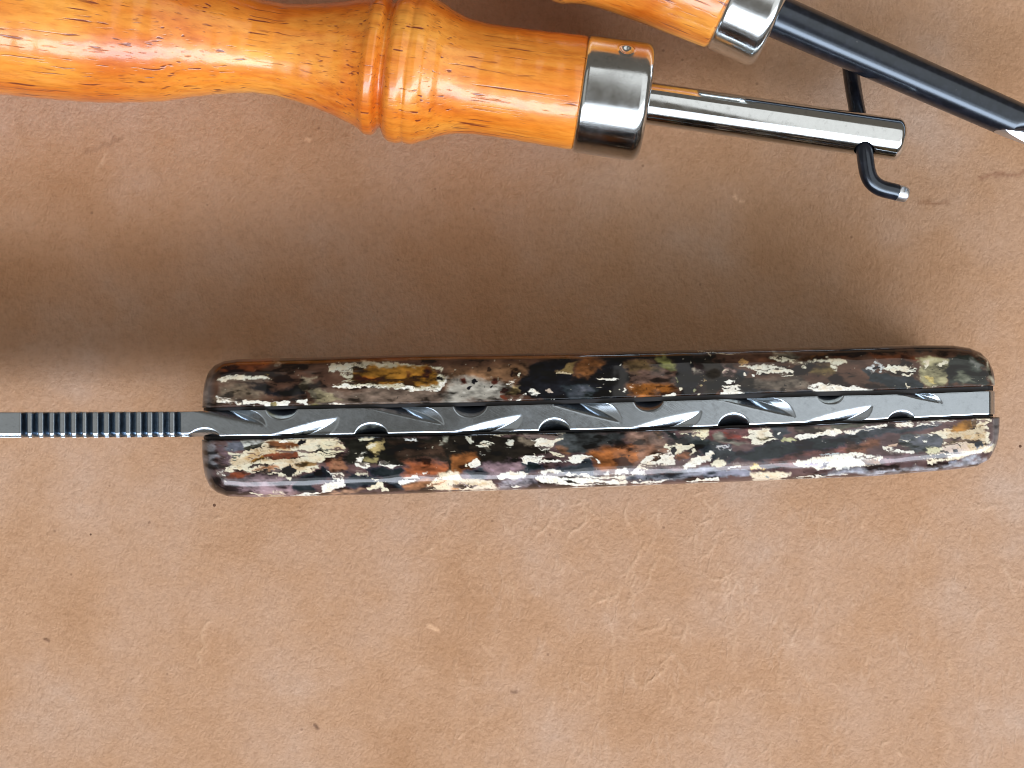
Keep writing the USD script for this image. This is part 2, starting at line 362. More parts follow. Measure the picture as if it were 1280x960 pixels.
def lerp(tab, x):
    a = np.array(tab, float)
    return np.interp(x, a[:, 0], a[:, 1])


# spine: a height field with the thumb notches and the file work cut into it
nxs, nys = 2300, 60
sx = np.concatenate([np.linspace(-560, -20, 140), np.linspace(-19.4, 1246, nxs - 140)])
tt = np.linspace(0, 1, nys); tt = 0.5 - 0.5 * np.cos(np.pi * (0.12 + 0.76 * tt)) ; tt = (tt - tt[0]) / (tt[-1] - tt[0])
yt, yb = lerp(SP_TOP, sx), lerp(SP_BOT, sx)
SX = np.repeat(sx[:, None], nys, 1)
SY = yt[:, None] * (1 - tt) + yb[:, None] * tt
cut = np.zeros_like(SX)
et, eb = SY - yt[:, None], yb[:, None] - SY         # distance from either edge, px


def half_round(cx, a, b, e):
    u = np.clip(1 - ((SX - cx) / a) ** 2, 0, 1)
    d = np.maximum(0, b * np.sqrt(u) - e)
    return 0.30 * d ** 1.42


for cx, a, b in [(255, 19, 12), (464, 20, 15), (693, 19, 16.5), (917, 19, 16.5), (1127, 16, 11)]:
    cut = np.maximum(cut, half_round(cx, a, b, eb))
for cx, a, b in [(352, 19, 14), (588, 20, 15), (811, 17.5, 13.5), (1038, 15.5, 11.5)]:
    cut = np.maximum(cut, half_round(cx, a, b, et) * 1.25)


def leaf(x1, x2, xt, depth, e, s1, s2, bow=0.0):
    """slanting thorn cut: a long flank from the edge at x1 to the tip (xt, depth), then a short rounded flank back to the edge at x2"""
    n = math.hypot(xt - x1, depth)
    along = ((SX - x1) * (xt - x1) + e * depth) / n / n
    d1 = ((SX - x1) * depth - e * (xt - x1)) / n + bow * np.clip(4 * along * (1 - along), -1, 1)
    xb = x2 + (xt - x2) * np.sqrt(np.clip(1 - (1 - np.clip(e / depth, 0, 1)) ** 2, 0, 1))
    xb = np.where(e > depth, xt - (e - depth) * 3, xb)
    a, b = s1 * np.maximum(d1, 0) ** 1.55, s2 * np.maximum(xb - SX, 0)
    k = 1.3
    h = np.clip(0.5 + 0.5 * (b - a) / k, 0, 1)
    return np.maximum(0, np.minimum(b * (1 - h) + a * h - k * h * (1 - h) + 0.25, np.minimum(a, b) + 0.05))


for x1, x2, xt, dp in [(333, 406, 424, 23), (563, 636, 654, 22), (785, 860, 877, 21), (1000, 1076, 1091, 19)]:
    cut = np.maximum(cut, leaf(x1, x2, xt, dp, eb, 0.11, 0.30, 3.0))
for x1, x2, xt, dp in [(240, 309, 333, 22), (454, 528, 555, 24), (684, 754, 777, 27), (893, 961, 994, 27), (1120, 1156, 1178, 15)]:
    cut = np.maximum(cut, leaf(x1, x2, xt, dp, et, 0.26, 0.42, 1.0))
for k in range(15):                                # thumb notches
    cx = 30 + 13.7 * k + RNG.normal(0, 0.35)
    d = np.abs(SX - cx)
    cut = np.maximum(cut, RNG.uniform(18, 21) * np.clip(1 - (d / RNG.uniform(2.9, 3.4)) ** 1.3, 0, 1))
from scipy.ndimage import gaussian_filter
crown = 0.55 * smoothstep(2.0, 0.0, np.minimum(et, eb))
blade_bevel = smoothstep(262, 235, SX) * 2.5 * smoothstep(6, 0, eb)
dz = gaussian_filter(cut, (1.3, 0.8)) + 10.0 * np.clip((SX - 1235.5) / 10, 0, 1) ** 1.6 + crown + blade_bevel + 0.15 * (fbm(np.stack([SX * 0.06, SY * 0.25, 0 * SX], -1), 3, 2) - 0.5)
VX, VY, VZ = kx(SX), ky(SY), ZT - dz * KT
# flanks: tang between the scales goes straight down, the blade narrows to its edge
down = np.linspace(0, 1, 14)[1:]
isbl = smoothstep(262, 225, sx)
zb = 0.0045 * (1 - isbl) + 0.0060 * isbl + (ZT - 0.0085) * np.clip((-60 - sx) / 500, 0, 1) ** 2.2
ym = 0.5 * (VY[:, 0] + VY[:, -1])


def flank(col):
    hw = VY[:, col] - ym
    taper = 1 - isbl[:, None] * (0.10 * down[None] + 0.88 * smoothstep(0.45, 1.0, down)[None])
    Y = ym[:, None] + hw[:, None] * taper
    Z = VZ[:, col][:, None] * (1 - down) + zb[:, None] * down
    return np.repeat(VX[:, :1], len(down), 1), Y, Z


a, b = flank(0), flank(-1)
CX = np.hstack([a[0][:, ::-1], VX, b[0]]); CY = np.hstack([a[1][:, ::-1], VY, b[1]]); CZ = np.hstack([a[2][:, ::-1], VZ, b[2]])
ncol = CX.shape[1]
bv = np.stack([CX, CY, CZ], -1).reshape(-1, 3)
bf = grid_faces(nxs, ncol, True)
for row, flip in ((0, False), (nxs - 1, True)):
    c = len(bv); bv = np.vstack([bv, bv[row * ncol:(row + 1) * ncol].mean(0, keepdims=True)])
    j = np.arange(ncol); tri = np.stack([np.full(ncol, c), row * ncol + j, row * ncol + (j + 1) % ncol], -1)
    bf = np.vstack([bf, tri[:, ::-1] if flip else tri])
if trimesh.Trimesh(bv, bf, process=False).volume < 0:
    bf = bf[:, ::-1]
part(knife, 'blade', (bv, bf), M['steel'], smooth=True, label='steel blade and tang with notched, vine-filed spine')

# ---- pattern of the two scales: fossil flakes, dark and amber zones, a painted window sheen, laid out in photograph pixels of the upper face
Wc, Cr, Dk, Nv = (.80, .79, .71), (.70, .66, .52), (.012, .013, .017), (.03, .045, .085)
BOX = {'U1': (240, 425, 7.111), 'U2': (400, 425, 7.111), 'U3': (560, 425, 7.111), 'U4': (720, 425, 7.111), 'U5': (880, 425, 7.111), 'U6': (1040, 420, 5.818),
       'L1': (240, 540, 7.111), 'L2': (400, 537, 7.111), 'L3': (560, 530, 7.111), 'L4': (720, 525, 7.111), 'L5': (880, 520, 7.111), 'L6': (1040, 505, 5.818)}


def dot(x, y, r):
    return [(x + r * math.cos(t), y + r * math.sin(t)) for t in np.linspace(0, 2 * math.pi, 9)[:-1]]


FLAKES_AND_SHEEN = {
'U1': [
 (6, (.17, .065, .03), [(200, 190), (500, 150), (700, 170), (600, 300), (250, 320)]),
 (5, (.17, .135, .10), [(240, 390), (480, 380), (620, 440), (600, 520), (250, 520)]),
 (3, Dk, [(480, 370), (620, 380), (700, 450), (900, 390), (1000, 430), (1000, 500), (700, 510), (600, 440)]),
 (1, (.62, .6, .5), [(230, 335), (330, 320), (420, 312), (540, 320), (600, 318), (710, 350), (700, 380), (560, 370), (440, 370), (340, 375), (270, 365)]),
 (1, (.4, .3, .15), [(630, 295), (690, 300), (680, 320), (630, 310)]),
 (1, Wc, [(235, 510), (330, 520), (560, 535), (700, 540), (860, 540), (865, 600), (760, 600), (640, 575), (520, 570), (440, 565), (380, 555), (300, 560), (245, 548)]),
 (1, (.45, .38, .2), [(690, 540), (760, 545), (760, 590), (700, 590)]),
 (.7, Wc, [(905, 545), (950, 530), (1025, 525), (1025, 558), (920, 555)]),
 (2, (.26, .22, .16), [(930, 400), (1000, 350), (1085, 355), (1060, 420), (1020, 450), (960, 430)]),
 (2, (.25, .225, .165), [(1050, 450), (1120, 410), (1280, 460), (1280, 540), (1180, 520), (1060, 500)]),
 (2, (.25, .22, .1), [(1050, 550), (1180, 550), (1180, 590), (1060, 590)]),
 (2, (.3, .27, .22), [(740, 200), (840, 195), (830, 225), (750, 225)]),
 (2, (.25, .17, .1), [(680, 170), (860, 160), (780, 190), (700, 205)])],
'U2': [
 (5, (.16, .125, .10), [(0, 440), (1280, 440), (1280, 590), (0, 590)]),
 (1, (.5, .47, .36), [(60, 215), (120, 200), (340, 180), (500, 195), (720, 205), (900, 215), (1095, 255), (1070, 275), (980, 260), (1000, 300), (1100, 300), (1170, 310), (1040, 455), (960, 450), (740, 450), (670, 432), (600, 438), (460, 432), (380, 415), (100, 412), (160, 395), (220, 360), (280, 340), (200, 310), (100, 260)]),
 (2, (.46, .24, .05), [(290, 260), (420, 225), (700, 225), (940, 260), (1030, 310), (1040, 390), (960, 425), (800, 410), (640, 410), (420, 395), (280, 360), (310, 310)]),
 (2, (.2, .075, .02), [(320, 310), (400, 300), (540, 310), (520, 345), (330, 350)]),
 (2, (.12, .05, .02), [(790, 300), (840, 295), (830, 340), (790, 335)]),
 (2, (.16, .06, .02), [(890, 280), (960, 270), (950, 300), (900, 315)]),
 (1, Dk, [(1030, 340), (1075, 335), (1065, 360), (1035, 362)]),
 (.7, Wc, [(95, 405), (380, 408), (600, 425), (630, 440), (470, 432), (370, 422), (110, 420)]),
 (.8, Wc, [(670, 432), (790, 412), (940, 435), (1040, 430), (1085, 380), (1110, 390), (1045, 455), (760, 452)]),
 (1, Wc, [(1110, 310), (1170, 308), (1120, 345), (1095, 400), (1060, 400)]),
 (1, (.52, .52, .44), [(60, 220), (300, 200), (280, 300), (190, 305), (70, 260)]),
 (2, (.24, .21, .14), [(0, 430), (100, 450), (160, 520), (60, 545), (0, 540)]),
 (.8, Wc, [(70, 565), (160, 570), (300, 580), (160, 590)])],
'U3': [
 (8, (.18, .11, .065), [(0, 240), (700, 200), (700, 330), (440, 380), (0, 400)]),
 (5, (.30, .285, .25), [(0, 380), (200, 330), (420, 380), (560, 400), (500, 540), (0, 580)]),
 (2.5, Dk, [(620, 380), (700, 260), (860, 170), (1000, 140), (1100, 200), (960, 290), (1120, 310), (1280, 310), (1280, 540), (740, 540), (700, 480), (640, 460)]),
 (2, (.35, .25, .1), [(1020, 230), (1100, 215), (1110, 290), (1080, 305), (960, 290)]),
 (1, (.55, .47, .32), [(960, 280), (1060, 285), (1110, 285), (1080, 308), (980, 300)]),
 (6, (.07, .1, .11), [(1060, 440), (1280, 440), (1280, 540), (1060, 530)]),
 (.8, Wc, [(720, 445), (780, 440), (830, 470), (790, 490), (740, 480)]),
 (.8, Wc, [(585, 540), (640, 500), (700, 470), (705, 490), (660, 535), (600, 548)]),
 (.8, Wc, [(525, 520), (570, 505), (570, 530)]),
 (2, (.3, .24, .14), [(560, 400), (640, 400), (650, 460), (580, 510), (540, 480)]),
 (.8, Wc, [(525, 380), (590, 345), (570, 380), (530, 390)]), (.8, Cr, [(630, 295), (660, 300), (650, 320), (630, 315)]), (.7, Wc, [(900, 545), (930, 532), (945, 545)]),
 (.8, Dk, dot(220, 370, 22)), (.8, Dk, dot(183, 430, 16)), (.8, Dk, dot(390, 415, 17)), (1, (.05, .03, .02), dot(375, 255, 20)), (1, (.06, .03, .02), [(550, 270), (575, 280), (580, 330), (555, 320)]),
 (1.5, (.09, .03, .02), dot(130, 365, 30)), (1.5, (.09, .03, .02), dot(420, 365, 28)), (1.2, (.10, .05, .04), dot(490, 450, 22)), (1.2, (.14, .05, .03), dot(490, 510, 22)), (1, (.35, .3, .25), dot(905, 445, 20))],
'U4': [
 (4, (.2, .10, .045), [(0, 130), (280, 180), (260, 280), (120, 320), (0, 330)]),
 (2.5, Dk, [(180, 120), (640, 90), (720, 200), (440, 200), (440, 300), (480, 500), (0, 520), (0, 350), (200, 260), (300, 200)]),
 (5, (.1, .13, .13), [(0, 430), (160, 440), (160, 520), (0, 530)]),
 (2, (.15, .10, .08), [(450, 200), (700, 200), (780, 270), (860, 330), (850, 440), (500, 440), (470, 330)]),
 (2, (.29, .195, .085), [(440, 220), (560, 195), (690, 215), (720, 270), (600, 285), (450, 290)]),
 (3, (.42, .18, .045), [(500, 410), (640, 400), (840, 420), (830, 470), (740, 505), (500, 515)]),
 (.8, Wc, [(480, 520), (740, 510), (840, 470), (890, 465), (900, 515), (600, 528)]), (.8, Wc, [(485, 410), (520, 405), (500, 440)]), (.8, Wc, [(480, 520), (510, 495), (525, 525)]),
 (2, (.22, .22, .095), [(680, 120), (830, 110), (860, 270), (800, 280), (740, 220)]),
 (3, Dk, [(830, 90), (1060, 100), (1060, 500), (900, 500), (860, 330)]), (2, (.03, .02, .02), [(1060, 110), (1280, 130), (1280, 500), (1060, 500)]),
 (.8, Wc, [(180, 345), (270, 335), (390, 340), (370, 370), (330, 355), (240, 362)]), (.6, Wc, [(385, 230), (410, 220), (400, 240)]), (.6, Wc, [(415, 465), (450, 425), (455, 440), (430, 470)]), (.6, Cr, dot(295, 448, 10)), (.6, Cr, dot(380, 448, 10)),
 (1, (.6, .5, .3), [(1125, 320), (1160, 310), (1205, 330), (1190, 355), (1130, 362)]), (1.5, (.3, .27, .22), [(1040, 270), (1080, 265), (1110, 295), (1060, 310)]),
 (.6, Cr, dot(915, 440, 11)), (.6, Cr, dot(1090, 490, 14)), (.6, Cr, dot(1190, 470, 15)), (.6, (.3, .25, .15), dot(1120, 400, 15)), (.6, (.3, .3, .2), dot(1065, 450, 12)), (.8, (.3, .3, .18), [(870, 330), (890, 330), (920, 385), (900, 385)]),
 (.8, Cr, [(1080, 90), (1180, 115), (1200, 130), (1120, 105)])],
'U5': [
 (2, (.03, .025, .02), [(0, 120), (240, 200), (230, 400), (140, 400), (130, 490), (0, 490)]),
 (5, (.15, .125, .10), [(340, 320), (900, 330), (960, 440), (640, 480), (380, 460)]),
 (3, (.1, .05, .03), [(300, 180), (560, 150), (780, 200), (880, 250), (760, 280), (480, 240)]),
 (3, (.02, .03, .04), [(280, 230), (370, 250), (380, 350), (330, 380), (280, 300)]),
 (.8, Cr, [(150, 265), (190, 260), (210, 310), (180, 305)]), (2, (.3, .22, .2), [(210, 200), (250, 200), (260, 300), (220, 290)]),
 (.8, Wc, [(175, 385), (230, 345), (300, 325), (315, 345), (270, 365), (230, 390)]),
 (.8, Wc, [(135, 410), (300, 402), (330, 410), (350, 490), (170, 500), (150, 460)]),
 (.8, (.68, .66, .56), [(310, 225), (460, 215), (640, 235), (760, 270), (795, 310), (780, 328), (700, 318), (620, 300), (540, 290), (470, 300), (480, 275), (420, 255)]),
 (.8, (.12, .1, .08), [(430, 248), (560, 260), (680, 262), (640, 272), (500, 268)]), (.8, (.3, .2, .1), [(320, 200), (350, 160), (390, 200), (330, 220)]),
 (.7, Wc, dot(360, 303, 16)), (.7, Wc, dot(437, 308, 16)),
 (3, (.22, .2, .16), [(560, 100), (800, 100), (820, 160), (700, 160), (600, 140)]),
 (1, (.6, .58, .46), [(575, 140), (620, 140), (700, 160), (780, 180), (880, 205), (960, 180), (1100, 160), (1190, 170), (1280, 165), (1280, 200), (1200, 210), (1170, 280), (1145, 275), (1125, 200), (1080, 190), (960, 210), (910, 250), (820, 230), (740, 195), (620, 190), (580, 165)]),
 (2, (.27, .13, .045), [(830, 150), (960, 130), (1120, 130), (1000, 165), (860, 190)]),
 (3, (.2, .15, .07), [(960, 220), (1110, 205), (1120, 280), (960, 290)]),
 (2, (.06, .07, .08), [(350, 420), (450, 460), (640, 470), (980, 450), (1000, 480), (380, 490)]),
 (.9, Wc, [(920, 400), (1000, 385), (1150, 395), (1280, 410), (1280, 480), (1000, 475), (1000, 450), (930, 425)]),
 (.6, (.25, .22, .18), [(1030, 405), (1120, 398), (1240, 430), (1120, 412)]),
 (.6, Cr, [(20, 115), (160, 118), (330, 122), (150, 128)])],
'U6': [
 (.9, Wc, [(0, 360), (100, 365), (200, 375), (300, 400), (280, 410), (0, 415)]),
 (3, (.13, .055, .028), [(280, 130), (400, 110), (640, 150), (640, 200), (400, 180)]),
 (3, (.12, .05, .025), [(0, 130), (120, 130), (220, 165), (120, 160), (0, 160)]),
 (2, (.03, .04, .045), [(240, 260), (330, 260), (430, 290), (560, 290), (660, 330), (660, 390), (440, 400), (240, 330)]),
 (.8, (.7, .7, .6), [(380, 240), (440, 220), (540, 215), (620, 225), (600, 290), (540, 300), (440, 270)]),
 (.8, (.5, .52, .5), [(245, 240), (300, 190), (330, 165), (390, 220), (380, 260), (340, 240), (290, 270)]), (.8, Dk, [(290, 230), (330, 215), (360, 240), (310, 250)]),
 (2, (.3, .28, .18), [(640, 170), (700, 155), (860, 170), (850, 240), (840, 360), (680, 350), (630, 290), (620, 250)]),
 (1, Cr, [(660, 200), (700, 180), (690, 240)]), (.8, Cr, [(760, 200), (830, 180), (860, 190), (780, 230)]), (1, (.5, .42, .2), [(660, 290), (720, 280), (750, 360), (690, 340)]),
 (2, (.035, .04, .035), [(820, 150), (1000, 130), (1100, 180), (1110, 360), (860, 370), (850, 280)]),
 (2, (.15, .16, .12), [(930, 290), (990, 280), (1020, 330), (960, 370), (920, 340)]), (2, (.14, .17, .13), [(1030, 170), (1080, 180), (1090, 250), (1040, 250)]),
 (2, (.03, .03, .03), [(600, 70), (740, 80), (700, 130), (640, 100)]), (1, Cr, [(660, 375), (760, 370), (740, 395), (670, 395)]), (.7, Cr, [(530, 345), (545, 350), (540, 385), (528, 375)]),
 (1, Wc, [(1000, 382), (1130, 365), (1140, 388), (1000, 392)]), (3, (.4, .38, .3), [(1120, 160), (1150, 200), (1190, 340), (1160, 390), (1130, 300)])],
'L1': [
 (6, (.27, .205, .215), [(300, 440), (520, 380), (800, 370), (880, 420), (880, 560), (500, 590), (340, 550)]),
 (1, Cr, [(310, 170), (440, 200), (520, 130), (640, 70), (1020, 40), (1280, 60), (1280, 240), (1160, 260), (1140, 300), (1000, 370), (900, 380), (800, 380), (500, 360), (300, 350)]),
 (2, (.1, .12, .15), [(280, 80), (430, 70), (440, 140), (340, 160), (290, 140)]), (1.5, (.32, .33, .30), [(440, 70), (640, 55), (560, 130), (460, 160)]),
 (1, (.1, .1, .08), [(440, 160), (500, 120), (640, 80), (600, 140), (500, 180)]), (.6, (.12, .12, .1), [(340, 207), (430, 202), (420, 217), (345, 219)]), (.6, (.12, .12, .1), [(350, 238), (425, 233), (400, 250)]),
 (1.5, (.28, .12, .04), [(640, 80), (760, 80), (940, 100), (960, 130), (780, 140), (700, 130)]), (1, Wc, [(780, 60), (830, 60), (850, 100), (790, 90)]),
 (1.2, Dk, [(930, 90), (1000, 50), (1030, 90), (980, 130), (940, 120)]), (2, (.2, .2, .17), [(1060, 140), (1180, 150), (1170, 200), (1090, 190)]),
 (1.2, (.30, .10, .04), [(620, 230), (680, 190), (740, 185), (790, 200), (900, 180), (970, 210), (960, 235), (850, 240), (700, 245)]),
 (1.2, (.52, .28, .08), [(525, 265), (600, 210), (640, 215), (620, 245), (560, 280)]), (1.5, (.55, .35, .14), [(930, 290), (1000, 255), (1110, 280), (1060, 310), (960, 310)]),
 (2, (.5, .28, .17), [(520, 340), (620, 315), (800, 315), (800, 345), (640, 360)]),
 (2, Nv, [(900, 400), (1040, 380), (1080, 340), (1180, 310), (1220, 380), (1280, 390), (1280, 440), (1120, 480), (1040, 560), (900, 540), (880, 450)]),
 (1, Dk, [(1060, 350), (1180, 300), (1210, 350), (1190, 380), (1070, 390)]), (1, Dk, [(800, 320), (860, 285), (930, 330), (920, 370), (850, 385)]),
 (2, (.42, .13, .05), [(300, 385), (380, 360), (500, 375), (440, 410), (340, 440), (300, 425)]),
 (.8, Wc, [(1110, 490), (1280, 430), (1280, 500), (1180, 530)]), (.8, Wc, [(860, 580), (1000, 550), (1100, 530), (1150, 545), (1040, 580), (940, 600)]),
 (.8, Cr, [(480, 550), (560, 545), (630, 555), (580, 575), (500, 570)]), (.7, Cr, [(715, 530), (810, 525), (800, 545), (720, 545)]), (.8, (.6, .5, .35), [(640, 570), (800, 550), (810, 570), (700, 585)]),
 (1, Cr, [(825, 395), (880, 390), (870, 430), (840, 430)]), (1.5, Wc, [(220, 350), (280, 340), (290, 440), (270, 420), (230, 390)]),
 (1.5, (.3, .14, .08), [(1150, 220), (1250, 180), (1280, 190), (1280, 350), (1240, 340)]), (1, Cr, [(1160, 240), (1200, 200), (1280, 185), (1280, 230)]),
 (2, (.14, .10, .12), [(260, 120), (310, 130), (310, 300), (270, 330)]), (3, (.3, .3, .32), [(130, 120), (240, 110), (200, 340), (140, 330)])],
'L2': [
 (3, (.018, .018, .014), [(200, 50), (560, 60), (1280, 50), (1280, 260), (740, 280), (720, 320), (520, 300), (320, 330), (230, 330), (210, 200)]),
 (4, (.055, .036, .026), [(600, 100), (1100, 100), (1200, 240), (700, 260)]),
 (4, (.25, .10, .05), [(740, 280), (1280, 300), (1280, 420), (1100, 400), (900, 420), (740, 420)]),
 (1, (.66, .62, .46), [(0, 90), (140, 90), (200, 100), (225, 170), (180, 220), (80, 250), (20, 280), (0, 240)]),
 (2, (.25, .14, .09), [(70, 280), (200, 240), (220, 360), (140, 390), (80, 340)]),
 (2, Nv, [(0, 330), (60, 340), (160, 420), (0, 490)]), (2, (.05, .07, .12), [(220, 400), (460, 420), (480, 500), (400, 520), (200, 500)]),
 (2, (.02, .03, .06), [(440, 330), (720, 330), (740, 420), (700, 550), (600, 540), (540, 450), (440, 420)]), (3, (.09, .13, .19), [(560, 440), (700, 430), (720, 520), (620, 540)]),
 (1, (.6, .6, .48), [(345, 75), (500, 65), (460, 95), (360, 98)]), (1.5, (.4, .33, .18), [(430, 140), (560, 80), (580, 150), (500, 230), (440, 180)]), (.8, Cr, [(425, 140), (490, 130), (500, 150), (440, 180)]),
 (1.5, (.25, .22, .12), [(380, 260), (520, 250), (500, 290), (400, 280)]),
 (.7, Wc, [(360, 205), (420, 185), (430, 205), (385, 220), (375, 290), (440, 300), (450, 330), (320, 335), (325, 295)]),
 (.7, Wc, [(540, 290), (620, 290), (720, 320), (620, 328), (520, 310)]), (.8, Cr, [(320, 360), (430, 375), (435, 425), (310, 400)]),
 (.8, Cr, [(460, 425), (540, 450), (560, 500), (600, 545), (560, 550), (520, 520), (500, 545), (420, 545), (400, 525), (480, 495)]),
 (.8, Wc, [(60, 350), (100, 385), (215, 390), (225, 450), (180, 520), (60, 550), (0, 555), (0, 495), (160, 450), (90, 400)]),
 (.8, (.6, .62, .6), [(755, 70), (880, 65), (870, 95), (770, 95)]), (2, (.42, .42, .35), [(1080, 60), (1280, 60), (1280, 110), (1180, 150), (1100, 110)]),
 (.8, Wc, [(700, 490), (760, 420), (870, 400), (880, 430), (800, 480), (720, 505)]), (.6, Wc, [(900, 385), (960, 375), (930, 405)]),
 (2, (.57, .3, .14), [(710, 550), (760, 500), (920, 440), (1100, 420), (1000, 520), (800, 550)]), (1.5, (.76, .67, .5), [(940, 520), (1000, 440), (1130, 360), (1240, 380), (1280, 440), (1280, 540), (960, 545)]),
 (1, (.5, .3, .2), [(960, 510), (1100, 450), (1110, 460), (980, 520)]),
 (2, (.42, .28, .2), [(0, 560), (250, 520), (400, 550), (260, 580), (0, 600)])],
'L3': [
 (3, (.022, .018, .014), [(0, 90), (250, 80), (620, 90), (800, 200), (900, 260), (650, 330), (400, 380), (250, 380), (0, 420)]),
 (3, (.34, .15, .05), [(60, 280), (220, 260), (240, 340), (150, 440), (60, 410)]),
 (4, (.2, .15, .17), [(380, 350), (680, 340), (680, 430), (440, 440), (300, 480), (200, 470), (200, 400)]), (3, (.05, .07, .14), [(180, 390), (360, 390), (360, 470), (260, 490)]),
 (4, (.09, .1, .1), [(930, 180), (1060, 80), (1280, 70), (1280, 260), (1100, 260), (1000, 220)]), (3, (.36, .2, .1), [(940, 200), (1060, 220), (1090, 280), (1030, 290)]),
 (2, (.03, .07, .16), [(690, 350), (830, 360), (850, 400), (790, 450), (720, 450), (690, 400)]), (3, (.06, .09, .14), [(1020, 340), (1280, 340), (1280, 440), (1100, 440), (900, 390)]),
 (1, (.5, .5, .42), [(150, 130), (220, 110), (240, 160), (200, 180)]), (1, (.65, .65, .55), [(250, 180), (330, 140), (370, 140), (430, 180), (380, 190), (380, 230), (350, 245), (280, 220)]),
 (1, (.6, .6, .52), [(520, 150), (560, 150), (580, 190), (540, 195)]), (1, (.5, .5, .42), [(500, 210), (555, 210), (540, 225)]), (2, (.2, .17, .13), [(590, 150), (700, 120), (780, 160), (700, 190)]),
 (1, (.74, .72, .62), [(620, 85), (760, 80), (820, 65), (1020, 65), (1060, 80), (1000, 140), (940, 170), (920, 225), (820, 230), (760, 170), (780, 150), (700, 120)]),
 (.6, Dk, [(690, 124), (800, 122), (815, 130), (700, 132)]), (.6, Dk, [(860, 68), (1000, 95), (1010, 105), (880, 82)]), (.6, Cr, [(250, 85), (620, 80), (620, 90), (400, 98)]),
 (.8, Wc, [(650, 320), (700, 290), (790, 270), (860, 285), (800, 340), (690, 345)]), (.7, Wc, [(820, 325), (920, 315), (1030, 325), (980, 335), (830, 335)]), (.8, Cr, [(900, 235), (960, 240), (1030, 280), (1000, 300), (930, 265)]),
 (.8, Wc, [(1030, 320), (1140, 270), (1280, 280), (1280, 320), (1200, 320), (1150, 340), (1080, 335)]), (.8, Dk, dot(1235, 335, 35)),
 (.8, Wc, [(195, 365), (260, 310), (290, 340), (280, 380), (200, 380)]), (.6, Wc, [(275, 275), (330, 275), (320, 285)]), (.8, Cr, dot(170, 365, 16)),
 (.8, Wc, [(430, 450), (640, 415), (720, 440), (700, 470), (600, 500), (480, 490)]),
 (1, Wc, [(800, 460), (840, 415), (940, 395), (1080, 440), (1280, 460), (1280, 560), (1100, 550), (840, 520), (790, 490)]),
 (1.5, (.76, .68, .55), [(0, 410), (110, 430), (100, 490), (380, 500), (400, 540), (470, 590), (0, 600)]), (1.5, (.6, .36, .2), [(20, 575), (80, 560), (100, 590), (30, 595)]), (.6, (.4, .34, .32), [(110, 535), (250, 565), (245, 572), (110, 545)]),
 (3, (.33, .31, .34), [(460, 520), (780, 500), (800, 560), (600, 580), (480, 580)]), (.7, Wc, [(580, 560), (640, 548), (670, 560), (600, 575)])],
'L4': [
 (5, (.055, .06, .06), [(0, 100), (420, 90), (400, 220), (140, 260), (0, 230)]), (5, (.21, .145, .115), [(420, 100), (780, 90), (760, 260), (500, 260)]), (3, (.35, .2, .1), [(700, 90), (780, 90), (760, 140), (720, 140)]),
 (5, (.44, .185, .06), [(140, 260), (560, 260), (500, 400), (300, 450), (160, 380)]), (3, (.22, .13, .09), [(500, 280), (760, 180), (780, 260), (640, 330), (520, 420)]),
 (2, (.06, .08, .12), [(0, 370), (140, 340), (140, 470), (0, 470)]), (.8, Wc, [(0, 310), (140, 305), (225, 380), (205, 380), (150, 330), (120, 350), (40, 350), (0, 370)]),
 (1.5, Wc, [(0, 480), (240, 480), (300, 450), (320, 500), (420, 400), (470, 440), (470, 580), (0, 590)]),
 (2, (.05, .06, .06), [(810, 80), (910, 90), (920, 160), (1100, 150), (1280, 200), (1280, 280), (1100, 260), (1020, 230), (860, 200), (830, 150)]),
 (2, (.1, .04, .05), [(1170, 70), (1280, 60), (1280, 150), (1160, 150)]), (2, (.04, .05, .08), [(1050, 250), (1280, 240), (1280, 400), (1170, 370), (1100, 320)]),
 (2, (.25, .18, .18), [(600, 450), (900, 400), (930, 450), (640, 470)]),
 (.8, (.76, .73, .64), [(460, 510), (560, 400), (640, 330), (720, 300), (800, 260), (860, 300), (890, 350), (870, 390), (700, 430), (600, 470), (560, 500)]), (.8, (.3, .2, .15), [(670, 355), (780, 290), (790, 300), (700, 360)]),
 (.7, (.5, .42, .36), [(560, 440), (700, 395), (850, 380), (700, 405)]),
 (.8, Cr, [(780, 240), (800, 215), (860, 205), (920, 210), (1060, 230), (980, 260), (910, 290), (920, 310), (860, 300), (820, 260)]), (.8, Dk, [(830, 230), (880, 230), (890, 290), (850, 310), (825, 270)]),
 (1, (.2, .1, .06), [(920, 300), (960, 270), (1030, 270), (1020, 330), (920, 350), (870, 310)]), (.7, Cr, [(1030, 255), (1060, 290), (1040, 305), (1015, 265)]),
 (.8, Wc, [(940, 400), (1040, 330), (1140, 320), (1240, 280), (1240, 300), (1170, 360), (1080, 400), (950, 430)]), (.8, (.72, .7, .52), [(910, 90), (960, 70), (1160, 60), (1170, 120), (1140, 170), (1080, 130), (960, 140)]),
 (.8, (.04, .04, .05), dot(1008, 130, 14)), (.6, Wc, dot(870, 128, 13)), (1, Cr, [(1220, 390), (1280, 340), (1280, 410), (1230, 415)]),
 (2, (.25, .27, .31), [(480, 500), (900, 460), (1280, 440), (1280, 500), (860, 540), (480, 540)]), (.8, Wc, [(480, 560), (640, 540), (850, 530), (700, 580)]), (.8, Wc, [(960, 570), (1080, 525), (1280, 510), (1280, 560)])],  # first entry: window reflection painted as a blue-grey band near the outer edge
'L5': [
 (4, (.16, .075, .075), [(40, 100), (400, 100), (420, 220), (240, 260), (60, 220)]), (2, (.38, .08, .04), [(180, 180), (280, 170), (300, 190), (220, 205)]), (2, (.2, .19, .16), [(100, 150), (190, 200), (400, 240), (240, 270), (100, 230)]),
